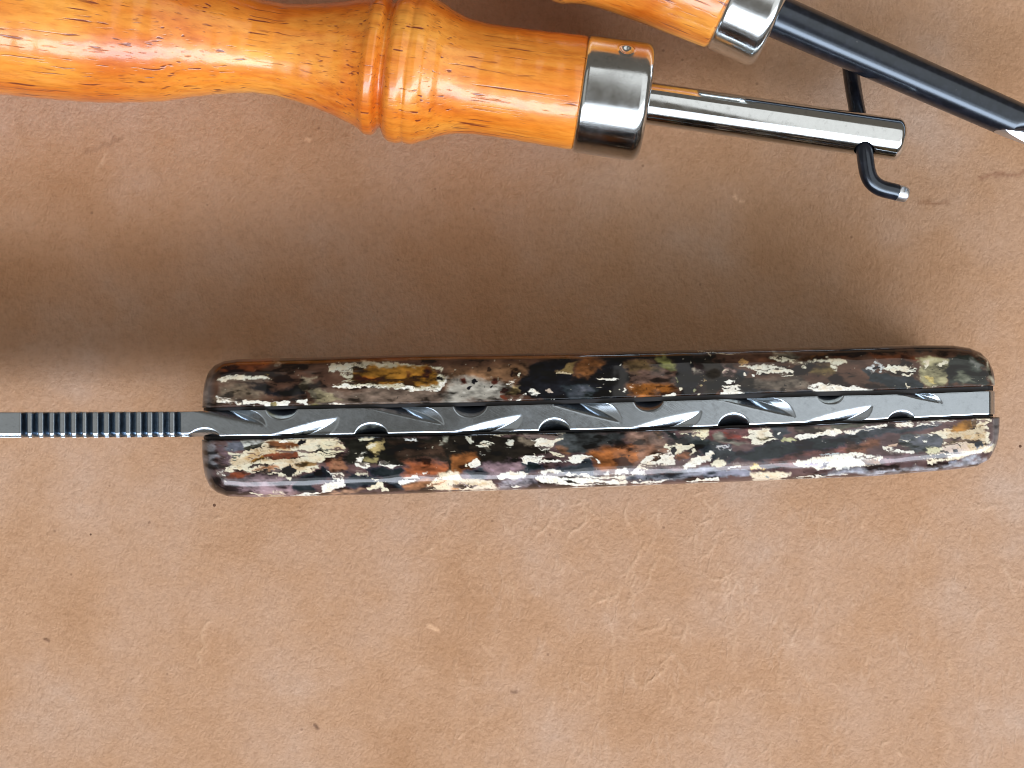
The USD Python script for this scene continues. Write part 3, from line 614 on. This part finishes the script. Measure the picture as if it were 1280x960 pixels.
 (3, (.03, .045, .09), [(560, 220), (760, 220), (1280, 150), (1280, 240), (1000, 330), (880, 380), (640, 370), (400, 400), (260, 380), (260, 320), (440, 300)]),
 (2, (.18, .15, .12), [(800, 90), (1280, 70), (1240, 120), (900, 150), (800, 140)]),
 (3, (.22, .11, .10), [(600, 380), (860, 350), (900, 300), (1060, 290), (1280, 230), (1280, 300), (860, 400), (800, 450), (600, 450)]),
 (.8, (.76, .73, .61), [(400, 170), (400, 120), (560, 85), (580, 140), (660, 210), (560, 215), (500, 260), (420, 260), (440, 210), (340, 185)]), (1, (.45, .4, .28), [(460, 205), (540, 175), (600, 190), (500, 215)]),
 (1.5, (.05, .06, .09), [(560, 90), (700, 80), (760, 150), (700, 210), (640, 200)]),
 (.7, Wc, [(770, 180), (840, 160), (940, 150), (1000, 150), (1100, 130), (1180, 105), (1220, 130), (1190, 160), (1060, 180), (960, 205), (880, 195)]), (.7, Wc, [(1235, 130), (1280, 120), (1280, 155), (1240, 155)]), (.7, Wc, dot(668, 152, 17)),
 (1, (.4, .4, .25), [(690, 210), (760, 190), (840, 220), (740, 235)]),
 (2, (.04, .05, .08), [(100, 290), (200, 280), (280, 360), (200, 450), (100, 360)]),
 (.8, Wc, [(800, 420), (830, 395), (900, 390), (1040, 360), (1280, 340), (1280, 480), (1000, 470), (820, 450)]), (.7, (.35, .3, .4), [(910, 440), (1010, 410), (1000, 455), (930, 450)]), (.7, (.4, .38, .42), [(1040, 410), (1110, 410), (1100, 460), (1045, 455)]),
 (1, (.5, .55, .55), [(1040, 345), (1150, 310), (1200, 330), (1140, 345)]),
 (.8, Cr, [(75, 430), (110, 380), (180, 400), (170, 440), (100, 455)]), (.8, Wc, [(225, 465), (270, 420), (390, 435), (340, 465)]), (1, (.62, .47, .2), [(400, 440), (480, 430), (570, 470), (420, 475)]), (.6, (.2, .12, .1), [(520, 430), (540, 430), (535, 470), (515, 470)]),
 (.8, Wc, [(0, 340), (60, 310), (105, 320), (40, 390), (0, 420)]), (.8, (.5, .5, .5), [(100, 275), (220, 260), (130, 295)]), (.7, (.45, .45, .42), [(200, 290), (260, 285), (240, 310)]),
 (1.5, (.22, .26, .32), [(0, 480), (440, 490), (440, 530), (0, 550)]), (.8, Wc, [(0, 560), (140, 540), (140, 570), (0, 600)]), (1.5, (.76, .69, .55), [(440, 510), (560, 500), (780, 510), (720, 570), (440, 590)]), (.8, Wc, [(790, 560), (1280, 510), (1280, 530), (900, 570)]),  # first entry carries the painted window reflection on
 (.8, (.3, .35, .3), dot(575, 545, 14)), (1, (.15, .17, .22), [(1060, 530), (1160, 515), (1120, 545)]), (.7, (.3, .25, .28), dot(1012, 542, 11))],
'L6': [
 (2, (.1, .1, .08), [(0, 120), (300, 130), (400, 130), (180, 180), (60, 170), (0, 160)]), (2, (.06, .08, .12), [(60, 210), (400, 170), (640, 170), (800, 150), (700, 200), (500, 210), (200, 270)]),
 (3, (.3, .15, .08), [(40, 310), (200, 280), (340, 280), (340, 330), (100, 350)]), (2, (.2, .13, .16), [(370, 380), (560, 360), (660, 370), (560, 410), (370, 440)]),
 (.7, Wc, [(0, 185), (40, 175), (65, 200), (20, 225), (0, 230)]), (.7, Wc, [(80, 200), (190, 180), (340, 140), (410, 135), (415, 155), (260, 195), (120, 218)]), (.7, Wc, [(455, 150), (575, 130), (580, 170), (520, 170)]), (.7, Wc, [(605, 130), (760, 118), (900, 112), (915, 125), (800, 140), (605, 165)]),
 (.8, Wc, [(0, 370), (180, 355), (260, 360), (340, 365), (370, 390), (340, 440), (0, 470)]), (1.5, (.52, .3, .14), [(220, 420), (300, 390), (350, 400), (340, 440), (230, 440)]),
 (.8, Wc, [(355, 310), (420, 310), (470, 330), (590, 330), (590, 355), (430, 365), (400, 340)]), (1, (.5, .38, .3), [(420, 290), (490, 285), (480, 310), (420, 310)]),
 (1.5, (.13, .16, .15), [(480, 220), (800, 230), (800, 300), (680, 350), (620, 350), (500, 290)]),
 (1.2, (.74, .69, .55), [(700, 210), (840, 190), (1040, 110), (1140, 105), (1150, 260), (1190, 290), (1190, 340), (700, 440), (690, 380), (800, 300), (800, 250)]),
 (.6, Wc, [(675, 220), (720, 225), (700, 240)]), (.6, Wc, [(655, 260), (720, 260), (690, 280)]), (.6, Wc, [(490, 260), (560, 270), (540, 278)]), (.8, (.6, .58, .4), [(690, 300), (780, 310), (770, 360), (690, 360)]), (.6, Wc, [(590, 240), (640, 235), (620, 248)]),
 (1.5, (.46, .24, .06), [(840, 200), (930, 130), (1010, 120), (1020, 190), (900, 205)]), (1.2, (.15, .1, .06), [(1010, 130), (1050, 125), (1040, 185), (1015, 185)]), (2, (.6, .5, .43), [(800, 290), (1020, 290), (1000, 340), (800, 380)]),
 (1.2, (.12, .22, .30), [(1030, 270), (1100, 270), (1110, 300), (1040, 320)]), (.8, (.15, .17, .2), dot(905, 335, 16)), (.8, (.2, .25, .33), dot(895, 422, 15)), (.6, (.2, .15, .1), [(860, 278), (1060, 263), (1060, 272), (880, 287)]),
 (3, (.35, .38, .42), [(0, 480), (560, 480), (900, 440), (1160, 390), (1160, 430), (700, 490), (200, 520), (0, 520)])],  # right end of the painted window reflection
}


def signed_distance(px, py, poly):
    """distance to a polygon's outline, positive inside"""
    p = np.asarray(poly, float); q = np.roll(p, -1, 0)
    d = np.full(px.shape, 1e18); inside = np.zeros(px.shape, bool)
    for (ax, ay), (bx, by) in zip(p, q):
        ex, ey = bx - ax, by - ay
        t = np.clip(((px - ax) * ex + (py - ay) * ey) / (ex * ex + ey * ey + 1e-12), 0, 1)
        d = np.minimum(d, (px - ax - t * ex) ** 2 + (py - ay - t * ey) ** 2)
        if ay != by:
            inside ^= ((ay > py) != (by > py)) & (px < ex * (py - ay) / ey + ax)
    return np.sqrt(d) * np.where(inside, 1, -1)


def fossil(px, py, which, seed):
    """colour of the scale's stone and painted sheen at photograph coordinates of its face"""
    q = np.stack([px, py, 0 * px + seed * 37.0], -1)
    qr = np.stack([0.83 * px + 0.56 * py, -0.56 * px + 0.83 * py, q[:, 2]], -1)
    n1 = fbm(q * [0.018, 0.06, 1], 4, seed); n2 = fbm(q * [0.10, 0.22, 1], 4, seed + 3)
    base = np.array([.105, .062, .044]) * (0.55 + 0.9 * n1)[..., None] + np.array([.05, .04, .03]) * (n2 - 0.5)[..., None]
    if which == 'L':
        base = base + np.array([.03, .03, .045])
    col = np.clip(base, 0.008, 1)
    wx = px + (fbm(q * [0.10, 0.16, 1], 4, seed + 11) - 0.5) * 11 + (fbm(qr * [0.20, 0.34, 1], 3, seed + 31) - 0.5) * 4.5
    wy = py + (fbm(q * [0.09, 0.20, 1], 4, seed + 17) - 0.5) * 7 + (fbm(qr * [0.20, 0.38, 1], 3, seed + 37) - 0.5) * 4.0
    wx2 = wx + (fbm(q * [0.03, 0.07, 1], 3, seed + 61) - 0.5) * 26
    wy2 = wy + (fbm(q * [0.03, 0.07, 1], 3, seed + 67) - 0.5) * 14
    seam = fbm(np.stack([px, wy, 0 * px + seed * 11.0], -1) * [0.028, 0.34, 1], 3, seed + 71)
    vein = fbm(qr @ np.array([[0.95, -0.31, 0], [0.31, 0.95, 0], [0, 0, 1]]) * [0.07, 0.5, 1], 3, seed + 23)
    for box, flakes in FLAKES_AND_SHEEN.items():
        if box[0] != which:
            continue
        ox, oy, s = BOX[box]
        for soft, c, pts in flakes:
            p = np.asarray(pts, float) / s + [ox, oy]
            ax_, ay_ = (wx2, wy2) if soft > 1.9 else (wx, wy)
            near = np.nonzero((ax_ > p[:, 0].min() - 9) & (ax_ < p[:, 0].max() + 9) & (ay_ > p[:, 1].min() - 9) & (ay_ < p[:, 1].max() + 9))[0]
            if not len(near):
                continue
            d = signed_distance(ax_[near], ay_[near], p)
            sf = max(soft * 0.62, 0.45) if soft <= 1.2 else soft * 1.25
            a = smoothstep(-sf, sf, d)[:, None]
            c = np.asarray(c, float)
            if c[0] > 0.25 and c[2] < 0.3 * c[0]:
                c = c * [0.60, 0.63, 0.78]
            tone = (1 + ((0.35 if c[0] > 0.45 else 1.5) * (n2[near] - 0.5) + (0.22 if c[0] > 0.45 else 0.25) * (vein[near] - 0.5) + (0.0 if c[0] > 0.45 else 1.3) * (n1[near] - 0.5)))[:, None]
            tint = c * tone
            if c[0] > 0.45:                      # layered: split lengthwise by thin dark seams
                a = a * (1 - 0.88 * smoothstep(0.575, 0.64, seam[near])[:, None])
            if c[0] > 0.5:                       # broad flakes: yellower, duller hearts
                hz = (smoothstep(2.5, 8, d) * 0.6 * smoothstep(0.42, 0.62, n1[near]) + 0.35 * smoothstep(0.52, 0.66, n2[near]))[:, None]
                tint = tint * (1 - hz) + np.array([.50, .37, .22]) * tone * hz
            if c[0] > 0.45:                      # pale flakes: hairline rust and grey veins
                crack = smoothstep(0.035, 0.0, np.abs(n2[near] - 0.5))[:, None] * 0.45
                tint = tint * (1 - crack) + np.array([.28, .2, .12]) * crack
            col[near] = col[near] * (1 - a) + np.clip(tint, 0.004, 0.86) * a
    speck = noise(q * [0.35, 0.45, 1], seed + 41)
    dark = smoothstep(0.92, 0.97, speck)[..., None] * 0.7
    pale = smoothstep(0.955, 0.985, noise(q * [0.22, 0.45, 1], seed + 47))[..., None] * 0.6
    col = col * (1 - dark) + np.array([.012, .012, .014]) * dark
    col = col * (1 - pale) + np.array([.55, .52, .42]) * pale
    rim = 0.75 * np.maximum(smoothstep(272, 254, px + 4 * (n2 - 0.5)), smoothstep(1237, 1246, px))[:, None]      # clear resin shows grey at the ends
    col = col * (1 - rim) + np.array([.20, .195, .19]) * rim
    grey = col.mean(-1, keepdims=True)
    mott = fbm(q * [0.045, 0.12, 1], 5, seed + 53)[..., None]
    pale_m = smoothstep(0.25, 0.5, grey)
    col = col * (1 - (1 - pale_m) * 0.75 * smoothstep(0.47, 0.30, mott)) * (1 + (1 - pale_m) * 0.35 * smoothstep(0.52, 0.70, mott))
    col[:, 2] = np.minimum(col[:, 2], np.where(col[:, 0] < 0.4, 1.12 * col[:, 0] + 0.012, col[:, 2]))
    col[:, 2] = np.minimum(col[:, 2], np.where((col[:, 0] > 0.06) & (col[:, 0] < 0.4), 1.02 * col[:, 1] + 0.008, col[:, 2]))
    col[:, 1] = np.minimum(col[:, 1], np.where(col[:, 0] < 0.4, 0.97 * col[:, 0] + 0.012, col[:, 1]))
    col = np.clip(grey + (col - grey) * 1.06, 0.002, 1)
    return np.clip(col ** np.where(grey > 0.4, 1.12, 1.30) * 1.04, 0.003, 0.84)


def make_scale(name, which, inner, outer, x0, x1, ends, r_top, flat, seed, label):
    """one handle scale: a loft of sections along the handle, everything in photograph pixels at the spine's height"""
    (lx, lz), (rx, rz) = ends
    u = np.concatenate([x0 + lx * (1 - np.cos(np.linspace(0, np.pi / 2, 40))), np.arange(x0 + lx + 0.8, x1 - rx - 0.3, 0.8), x1 - rx + rx * np.sin(np.linspace(0, np.pi / 2, 34))])
    sgn = -1 if which == 'U' else 1
    top = 250.0
    rows_v, rows_q = [], []
    nt, nf, ns, nb, ni = 76, 36, 44, 10, 8
    for x in u:
        yi, yo = lerp(inner, x), lerp(outer, x)
        wd = abs(yo - yi)
        drop = 0.0
        if x < x0 + lx:
            drop = lz * (1 - math.sqrt(max(0, 1 - ((x0 + lx - x) / lx) ** 2)))
        elif x > x1 - rx:
            drop = rz * (1 - math.sqrt(max(0, 1 - ((x - x1 + rx) / rx) ** 2)))
        c = min(1.6, wd * 0.1)
        r = min(r_top, (wd - c) * 0.88)
        zt = top - drop
        f = np.linspace(0, 1, ni)
        sec = [np.stack([np.zeros(ni), 12 + (zt - c - 12) * f, -(1 - f) * 40], -1)]                                   # inner wall (hidden by the tang)
        f = np.linspace(0, 1, nt)
        off = c + (wd - r - c) * f
        dome = 4.0 * (off / wd) ** 2
        sec.append(np.stack([off, zt - dome, off], -1))
        ph = np.linspace(0, np.pi / 2, nf + 1)[1:]
        rzz = r * flat
        off = wd - r + r * np.sin(ph)
        qq = np.where(ph < 1.05, wd - r + r * np.sin(ph), wd - r + r * math.sin(1.05) + r * (ph - 1.05))
        sec.append(np.stack([off, zt - dome[-1] - rzz * (1 - np.cos(ph)), qq], -1))
        ztop2 = zt - dome[-1] - rzz
        f = np.linspace(0, 1, ns + 1)[1:]
        rb = 26.0
        zz = ztop2 + (rb - ztop2) * f
        belly = 4.0 * np.sin(np.pi * f) * min(1, wd / 60)
        sec.append(np.stack([wd - belly, zz, qq[-1] + (ztop2 - zz)], -1))
        ph = np.linspace(0, np.pi / 2, nb + 1)[1:]
        rr = min(rb, wd * 0.6)
        sec.append(np.stack([wd - rr * (1 - np.cos(ph)), rb - rb * np.sin(ph) + 0.4, qq[-1] + (ztop2 - rb) + rb * ph], -1))
        sec = np.vstack(sec)
        rows_v.append(np.stack([np.full(len(sec), x), yi + sgn * sec[:, 0], sec[:, 1]], -1))
        q = np.abs(sec[:, 2]); fold = 2 * wd
        q = np.mod(q, fold); q = np.where(q > wd, fold - q, q)
        rows_q.append(np.stack([np.full(len(sec), x), yi + sgn * q], -1))
    V = np.array(rows_v); Q = np.array(rows_q)
    wob = fbm(np.stack([V[..., 0] * 0.021, V[..., 1] * 0.045, 0 * V[..., 0] + seed], -1), 2, seed) - 0.5      # hand-finished, not quite true
    V[..., 2] += 1.6 * wob * (V[..., 2] / top) ** 2
    n, m = V.shape[:2]
    v = V.reshape(-1, 3); q = Q.reshape(-1, 2)
    f = grid_faces(n, m, True)
    for row, flip in ((0, False), (n - 1, True)):
        k = len(v); ctr = v[row * m:(row + 1) * m].mean(0, keepdims=True)
        v = np.vstack([v, ctr]); q = np.vstack([q, ctr[:, :2]])
        j = np.arange(m); tri = np.stack([np.full(m, k), row * m + j, row * m + (j + 1) % m], -1)
        f = np.vstack([f, tri[:, ::-1] if flip else tri])
    wv = np.stack([kx(v[:, 0]), ky(v[:, 1]), v[:, 2] / top * (ZT + 0.0002)], -1)
    if trimesh.Trimesh(wv, f, process=False).volume < 0:
        f = f[:, ::-1]
    col = fossil(q[:, 0], q[:, 1], which, seed)
    col.reshape(-1, 3)[np.concatenate([(np.arange(n * m) % m) < ni - 1, [True, True]])] = (0.014, 0.011, 0.010)    # glue side, coloured dark so the filed notches reflect darkness
    part(knife, name, (wv, f), M['resin'], smooth=True, label=label, paint=col)


UP_IN = [(246, 510), (350, 507.5), (590, 503), (800, 496.5), (1000, 490), (1124, 487), (1248, 482)]
UP_OUT = [(247, 488), (248, 480), (250, 472), (255, 463), (263, 456), (275, 451), (292, 448.5), (400, 446), (500, 443), (700, 440.5), (900, 436), (1000, 434), (1150, 430.5), (1198, 431), (1218, 434), (1231, 439), (1240, 447), (1245, 457), (1247, 467)]
LO_IN = [(246, 550.5), (400, 547), (700, 541), (900, 535.5), (1000, 531.5), (1127, 526), (1254, 521)]
LO_OUT = [(246.5, 586), (247.5, 594), (251, 604), (257, 612), (266, 618), (280, 622.5), (310, 624), (400, 622), (500, 619.5), (600, 616), (700, 612.5), (800, 609), (900, 605), (1000, 601), (1100, 597), (1200, 588.5), (1228, 584.5), (1242, 577), (1250, 566), (1253, 553)]
make_scale('scale', 'U', UP_IN, UP_OUT, 247, 1247, ((34, 30), (15, 13)), 27, 0.9, 5, 'shaded scale of brown, amber and black mottled fossil')
make_scale('scale_001', 'L', LO_IN, LO_OUT, 246.5, 1253, ((36, 30), (15, 13)), 31, 0.85, 8, 'window-side scale with many cream flakes over black and rust')


def strip(name, a, b, x0, x1, zt):
    """thin black fibre sheet between tang and scale, a little below both"""
    xs = np.linspace(x0, x1, 240)
    ya, yb = lerp(a, xs), lerp(b, xs)
    fall = 30 * KT * (1 - np.sqrt(1 - np.clip((282 - xs) / 34, 0, 1) ** 2)) + 13 * KT * (1 - np.sqrt(1 - np.clip((xs - 1232) / 15, 0, 1) ** 2))
    rows = [np.stack([kx(xs), ky(y), np.full(len(xs), 0.003) if low else zt - fall], -1) for y, low in ((ya, 1), (ya, 0), (yb, 0), (yb, 1))]
    v = np.stack(rows, 1).reshape(-1, 3); f = grid_faces(len(xs), 4, True)
    n = (len(xs) - 1) * 4
    f = np.vstack([f, [[0, 2, 1], [0, 3, 2], [n, n + 1, n + 2], [n, n + 2, n + 3]]])
    if trimesh.Trimesh(v, f, process=False).volume < 0:
        f = f[:, ::-1]
    part(knife, name, (v, f), M['liner'], smooth=False)


strip('liner', [(x, y + 0.4) for x, y in UP_IN], [(x, y - 0.4) for x, y in SP_TOP], 249, 1245, ZT - 0.0005)
strip('liner_001', [(x, y + 0.4) for x, y in SP_BOT], [(x, y - 0.4) for x, y in LO_IN], 249, 1245, ZT - 0.0005)

# ------------------------------------------------------------------ stitching groover: bulbous handle, ferrule, chromed rod, black hooked rod
ZA = 0.0105
U = PX * (H - ZA) / H
ang1 = -math.atan(0.145)
o1 = W(810, 129, ZA); base1 = o1.copy(); base1[2] = 0
groover = thing('stitching_groover', 'hand tool with bulbous orange handle, chromed rod and small black hooked rod', 'leather tool', base1, ang1)
c8 = math.cos(ang1)


def ax1(px): return (px - 810) / c8 * U


HP = [(-300, 0.0), (-299, 14), (-294, 30), (-280, 55), (-255, 76), (-220, 91), (-170, 101), (-90, 107), (-20, 106.5), (15, 104.5), (70, 102), (134, 97), (180, 90), (212, 84), (250, 73), (299, 61.5), (325, 57.5), (348, 57), (375, 60), (409, 66.5), (432, 73), (451, 79.5), (459, 83), (463, 86), (468, 88.5), (474, 88.5), (478, 86), (481, 80), (484, 77.5), (487, 78.5), (489, 84),
      (493, 90), (499, 93.5), (506, 94), (511, 92.5), (514.5, 91.2), (518, 92.5), (524, 93), (531, 91), (536, 88), (541, 86), (546, 84.5), (556, 79), (571, 73.5), (590, 69.8), (612, 68.6), (650, 69), (690, 70), (712, 70.6), (722, 70.5), (725.2, 69.6), (726.5, 66), (727, 55), (727.2, 0.0)]
pr = dense(HP, 700)
pr = np.stack([ax1(pr[:, 0]), pr[:, 1] * U], -1)


def shift_z(vf, z):
    v, f = vf
    v = np.asarray(v).copy(); v[:, 2] += z
    return v, f


part(groover, 'handle', shift_z(lathe(pr, 140, lambda x, t: 0.00002 * np.sin(x * 2600) + 0.00009 * (fbm(np.stack([x * 160, np.cos(t) * 2, np.sin(t) * 2], -1), 3, 4) - 0.5)), ZA), M['wood'])


def ferrule_profile(a, b, r, wall, bore, x=lambda v: v):
    """rolled tube with rounded rim and a closed end with a bore"""
    p = [(a + 1.0, r - wall - 1)] + [(a + 6 - 6 * math.cos(t), r - 4 + 4 * math.sin(t)) for t in np.linspace(0.0, 1.57, 7)] + [(b - 12, r)] + [(b - 12 + 12 * math.sin(t), r - 10 + 10 * math.cos(t)) for t in np.linspace(0.15, 1.57, 10)] + [(b + 0.6, r - 22), (b + 0.4, bore + 4), (b - 2, bore)]
    return np.array([(x(i), j) for i, j in p])


def refine_profile(p, n):
    d = np.concatenate([[0], np.cumsum(np.hypot(*np.diff(p, axis=0).T))])
    s = np.linspace(0, d[-1], n)
    return np.stack([np.interp(s, d, p[:, 0]), np.interp(s, d, p[:, 1])], -1)


def ferrule_mesh(a, b, r, bore, ax, dimple):
    p = refine_profile(ferrule_profile(a, b, r, 4, bore), 220)
    p = np.stack([ax(p[:, 0]), p[:, 1] * U], -1)

    def bump(x, t):
        d = np.zeros_like(x)
        if dimple:
            dx, dt, rad = dimple
            e = np.hypot((x - dx) / U, np.angle(np.exp(1j * (t - dt))) * r)
            d -= 4.0 * U * np.clip(1 - (e / rad) ** 2, 0, 1) - 1.0 * U * np.exp(-((e - rad - 1.5) / 1.5) ** 2)
        d += 0.45 * U * (fbm(np.stack([x * 250, np.cos(t) * 2.2, np.sin(t) * 2.2], -1), 2, 6) - 0.5)
        return d
    return lathe(p, 260, bump)


# angle of the punch mark: towards +y (away from the window), above the axis
part(groover, 'ferrule', shift_z(ferrule_mesh(725, 808, 73.5, 24, ax1, (ax1(772), math.atan2(0.72, 0.69), 7.5)), ZA), M['ferrule'])
rod = [(-40, 0.0), (-40, 26.2)] + [(x, 26.2) for x in np.linspace(0, 312, 60)] + [(312 + 11 * math.sin(t), 12.2 + 14 * math.cos(t)) for t in np.linspace(0.1, 1.57, 12)] + [(323.6, 8), (324, 0.0)]
rod = np.array(rod) * U
rod_m = manifold(lathe(rod, 150)).translate((0, 0, ZA))


def loc1(px, py, z):
    """photograph pixel at height z -> groover's own axes"""
    d = W(px, py, z) - base1
    c, s = math.cos(-ang1), math.sin(-ang1)
    return np.array([c * d[0] - s * d[1], s * d[0] + c * d[1], z])


pin_pts = [loc1(1061, 62, 0.0052), loc1(1064, 92, 0.0062), loc1(1070, 130, 0.0085), loc1(1077, 168, 0.0108), loc1(1081, 192, 0.0119), loc1(1083.5, 210, 0.0122), loc1(1088, 224, 0.0121), loc1(1097, 233, 0.0119), loc1(1109, 237.5, 0.0117), loc1(1121, 240.5, 0.0115)]
from scipy.interpolate import CubicSpline
tpar = np.concatenate([[0], np.cumsum(np.linalg.norm(np.diff(pin_pts, axis=0), axis=1))])
pin_path = CubicSpline(tpar, np.array(pin_pts))(np.linspace(0, tpar[-1], 90))
hole_path = pin_path[(np.linspace(0, tpar[-1], 90) > tpar[2] - 0.0005) & (np.linspace(0, tpar[-1], 90) < tpar[5])]
rod_m = rod_m - manifold(tube(hole_path, 12.6 * U, 24))
part(groover, 'rod', rod_m, M['chrome'], smooth=28)
pin = part(groover, 'hooked_rod', tube(pin_path, 10.4 * U, 30), M['black_rod'], smooth=40)
# cutting tip: short bright end with a cutter hole and a slanted face
e0, e1 = pin_path[-1], loc1(1133, 243.5, 0.0113)
dirn = (e1 - e0) / np.linalg.norm(e1 - e0)
tip = manifold(tube([e0 - dirn * 0.0001, e0 + dirn * 0.0004, e1 - dirn * 0.0002, e1], [10.3 * U, 10.3 * U, 9.9 * U, 8.9 * U], 30))
hc = e0 + dirn * 0.00065 + np.array([-dirn[1], dirn[0], 0]) * 0.00042
tip = tip - m3.Manifold.cylinder(0.0012, 0.00030, 0.00038, 20, False).translate(tuple(hc + [0, 0, 0.0001]))
part(pin, 'cutting_tip', tip, M['ground_steel'], smooth=30, label='bright cut end with a small hole')

# ------------------------------------------------------------------ second tool: handle leaving the frame, ferrule, black tapering shank with ground tip
ang2 = -math.radians(23.7)
o2 = W(966, 18, ZA); base2 = o2.copy(); base2[2] = 0
gouge = thing('edge_tool', 'tool with thick black shank and ground tip, its amber handle mostly out of frame', 'leather tool', base2, ang2)


def ax2(v): return np.asarray(v, float) * U


HP2 = [(-1010, 0), (-1009, 14), (-1004, 30), (-990, 55), (-965, 76), (-930, 91), (-880, 101), (-800, 106), (-700, 103), (-600, 92), (-520, 75), (-440, 61), (-400, 63), (-350, 74), (-318, 85), (-306, 88), (-299, 84), (-296, 78), (-293, 78.5), (-289, 90), (-281, 94), (-270, 93), (-266, 91), (-261, 93), (-250, 92), (-238, 87), (-220, 81), (-190, 77), (-150, 74.5), (-110, 72.5), (-80, 71), (-63, 70), (-60, 68), (-58.5, 65), (-58, 55), (-57.8, 0)]
pr2 = dense(HP2, 700)
part(gouge, 'handle', shift_z(lathe(pr2 * U, 120, lambda x, t: 0.00009 * (fbm(np.stack([x * 160, np.cos(t) * 2, np.sin(t) * 2], -1), 3, 14) - 0.5)), ZA), M['wood_b'])
part(gouge, 'ferrule', shift_z(ferrule_mesh(-60, 4, 70, 24, ax2, None), ZA), M['ferrule'])
sh = [(-30, 0), (-30, 26.8)] + [(x, 26.8 - 3.6 * x / 330) for x in np.linspace(0, 330, 50)] + [(372, 20.5), (384, 17), (386, 0)]
shank = manifold(lathe(np.array(sh) * U, 128)).translate((0, 0, ZA))
# the lower flank of the end is ground bright; the boundary runs slantwise from the lower edge towards the axis
nrm = np.array([0.30, -0.94, 0.12]); nrm /= np.linalg.norm(nrm)
p0 = np.array([312 * U, -23.5 * U, ZA])
tip_part, black = shank.split_by_plane(tuple(nrm), float(nrm @ p0))
facet_n = np.array([0.20, -0.42, 0.88]); facet_n /= np.linalg.norm(facet_n)
pf = np.array([326 * U, -14 * U, ZA + 15 * U])
tip_part = tip_part.split_by_plane(tuple(-facet_n), float(-facet_n @ pf))[0]
shp = part(gouge, 'shank', black, M['black_rod'], smooth=30)
part(shp, 'cutting_tip', tip_part, M['ground_steel'], smooth=30, label='bright ground tip')
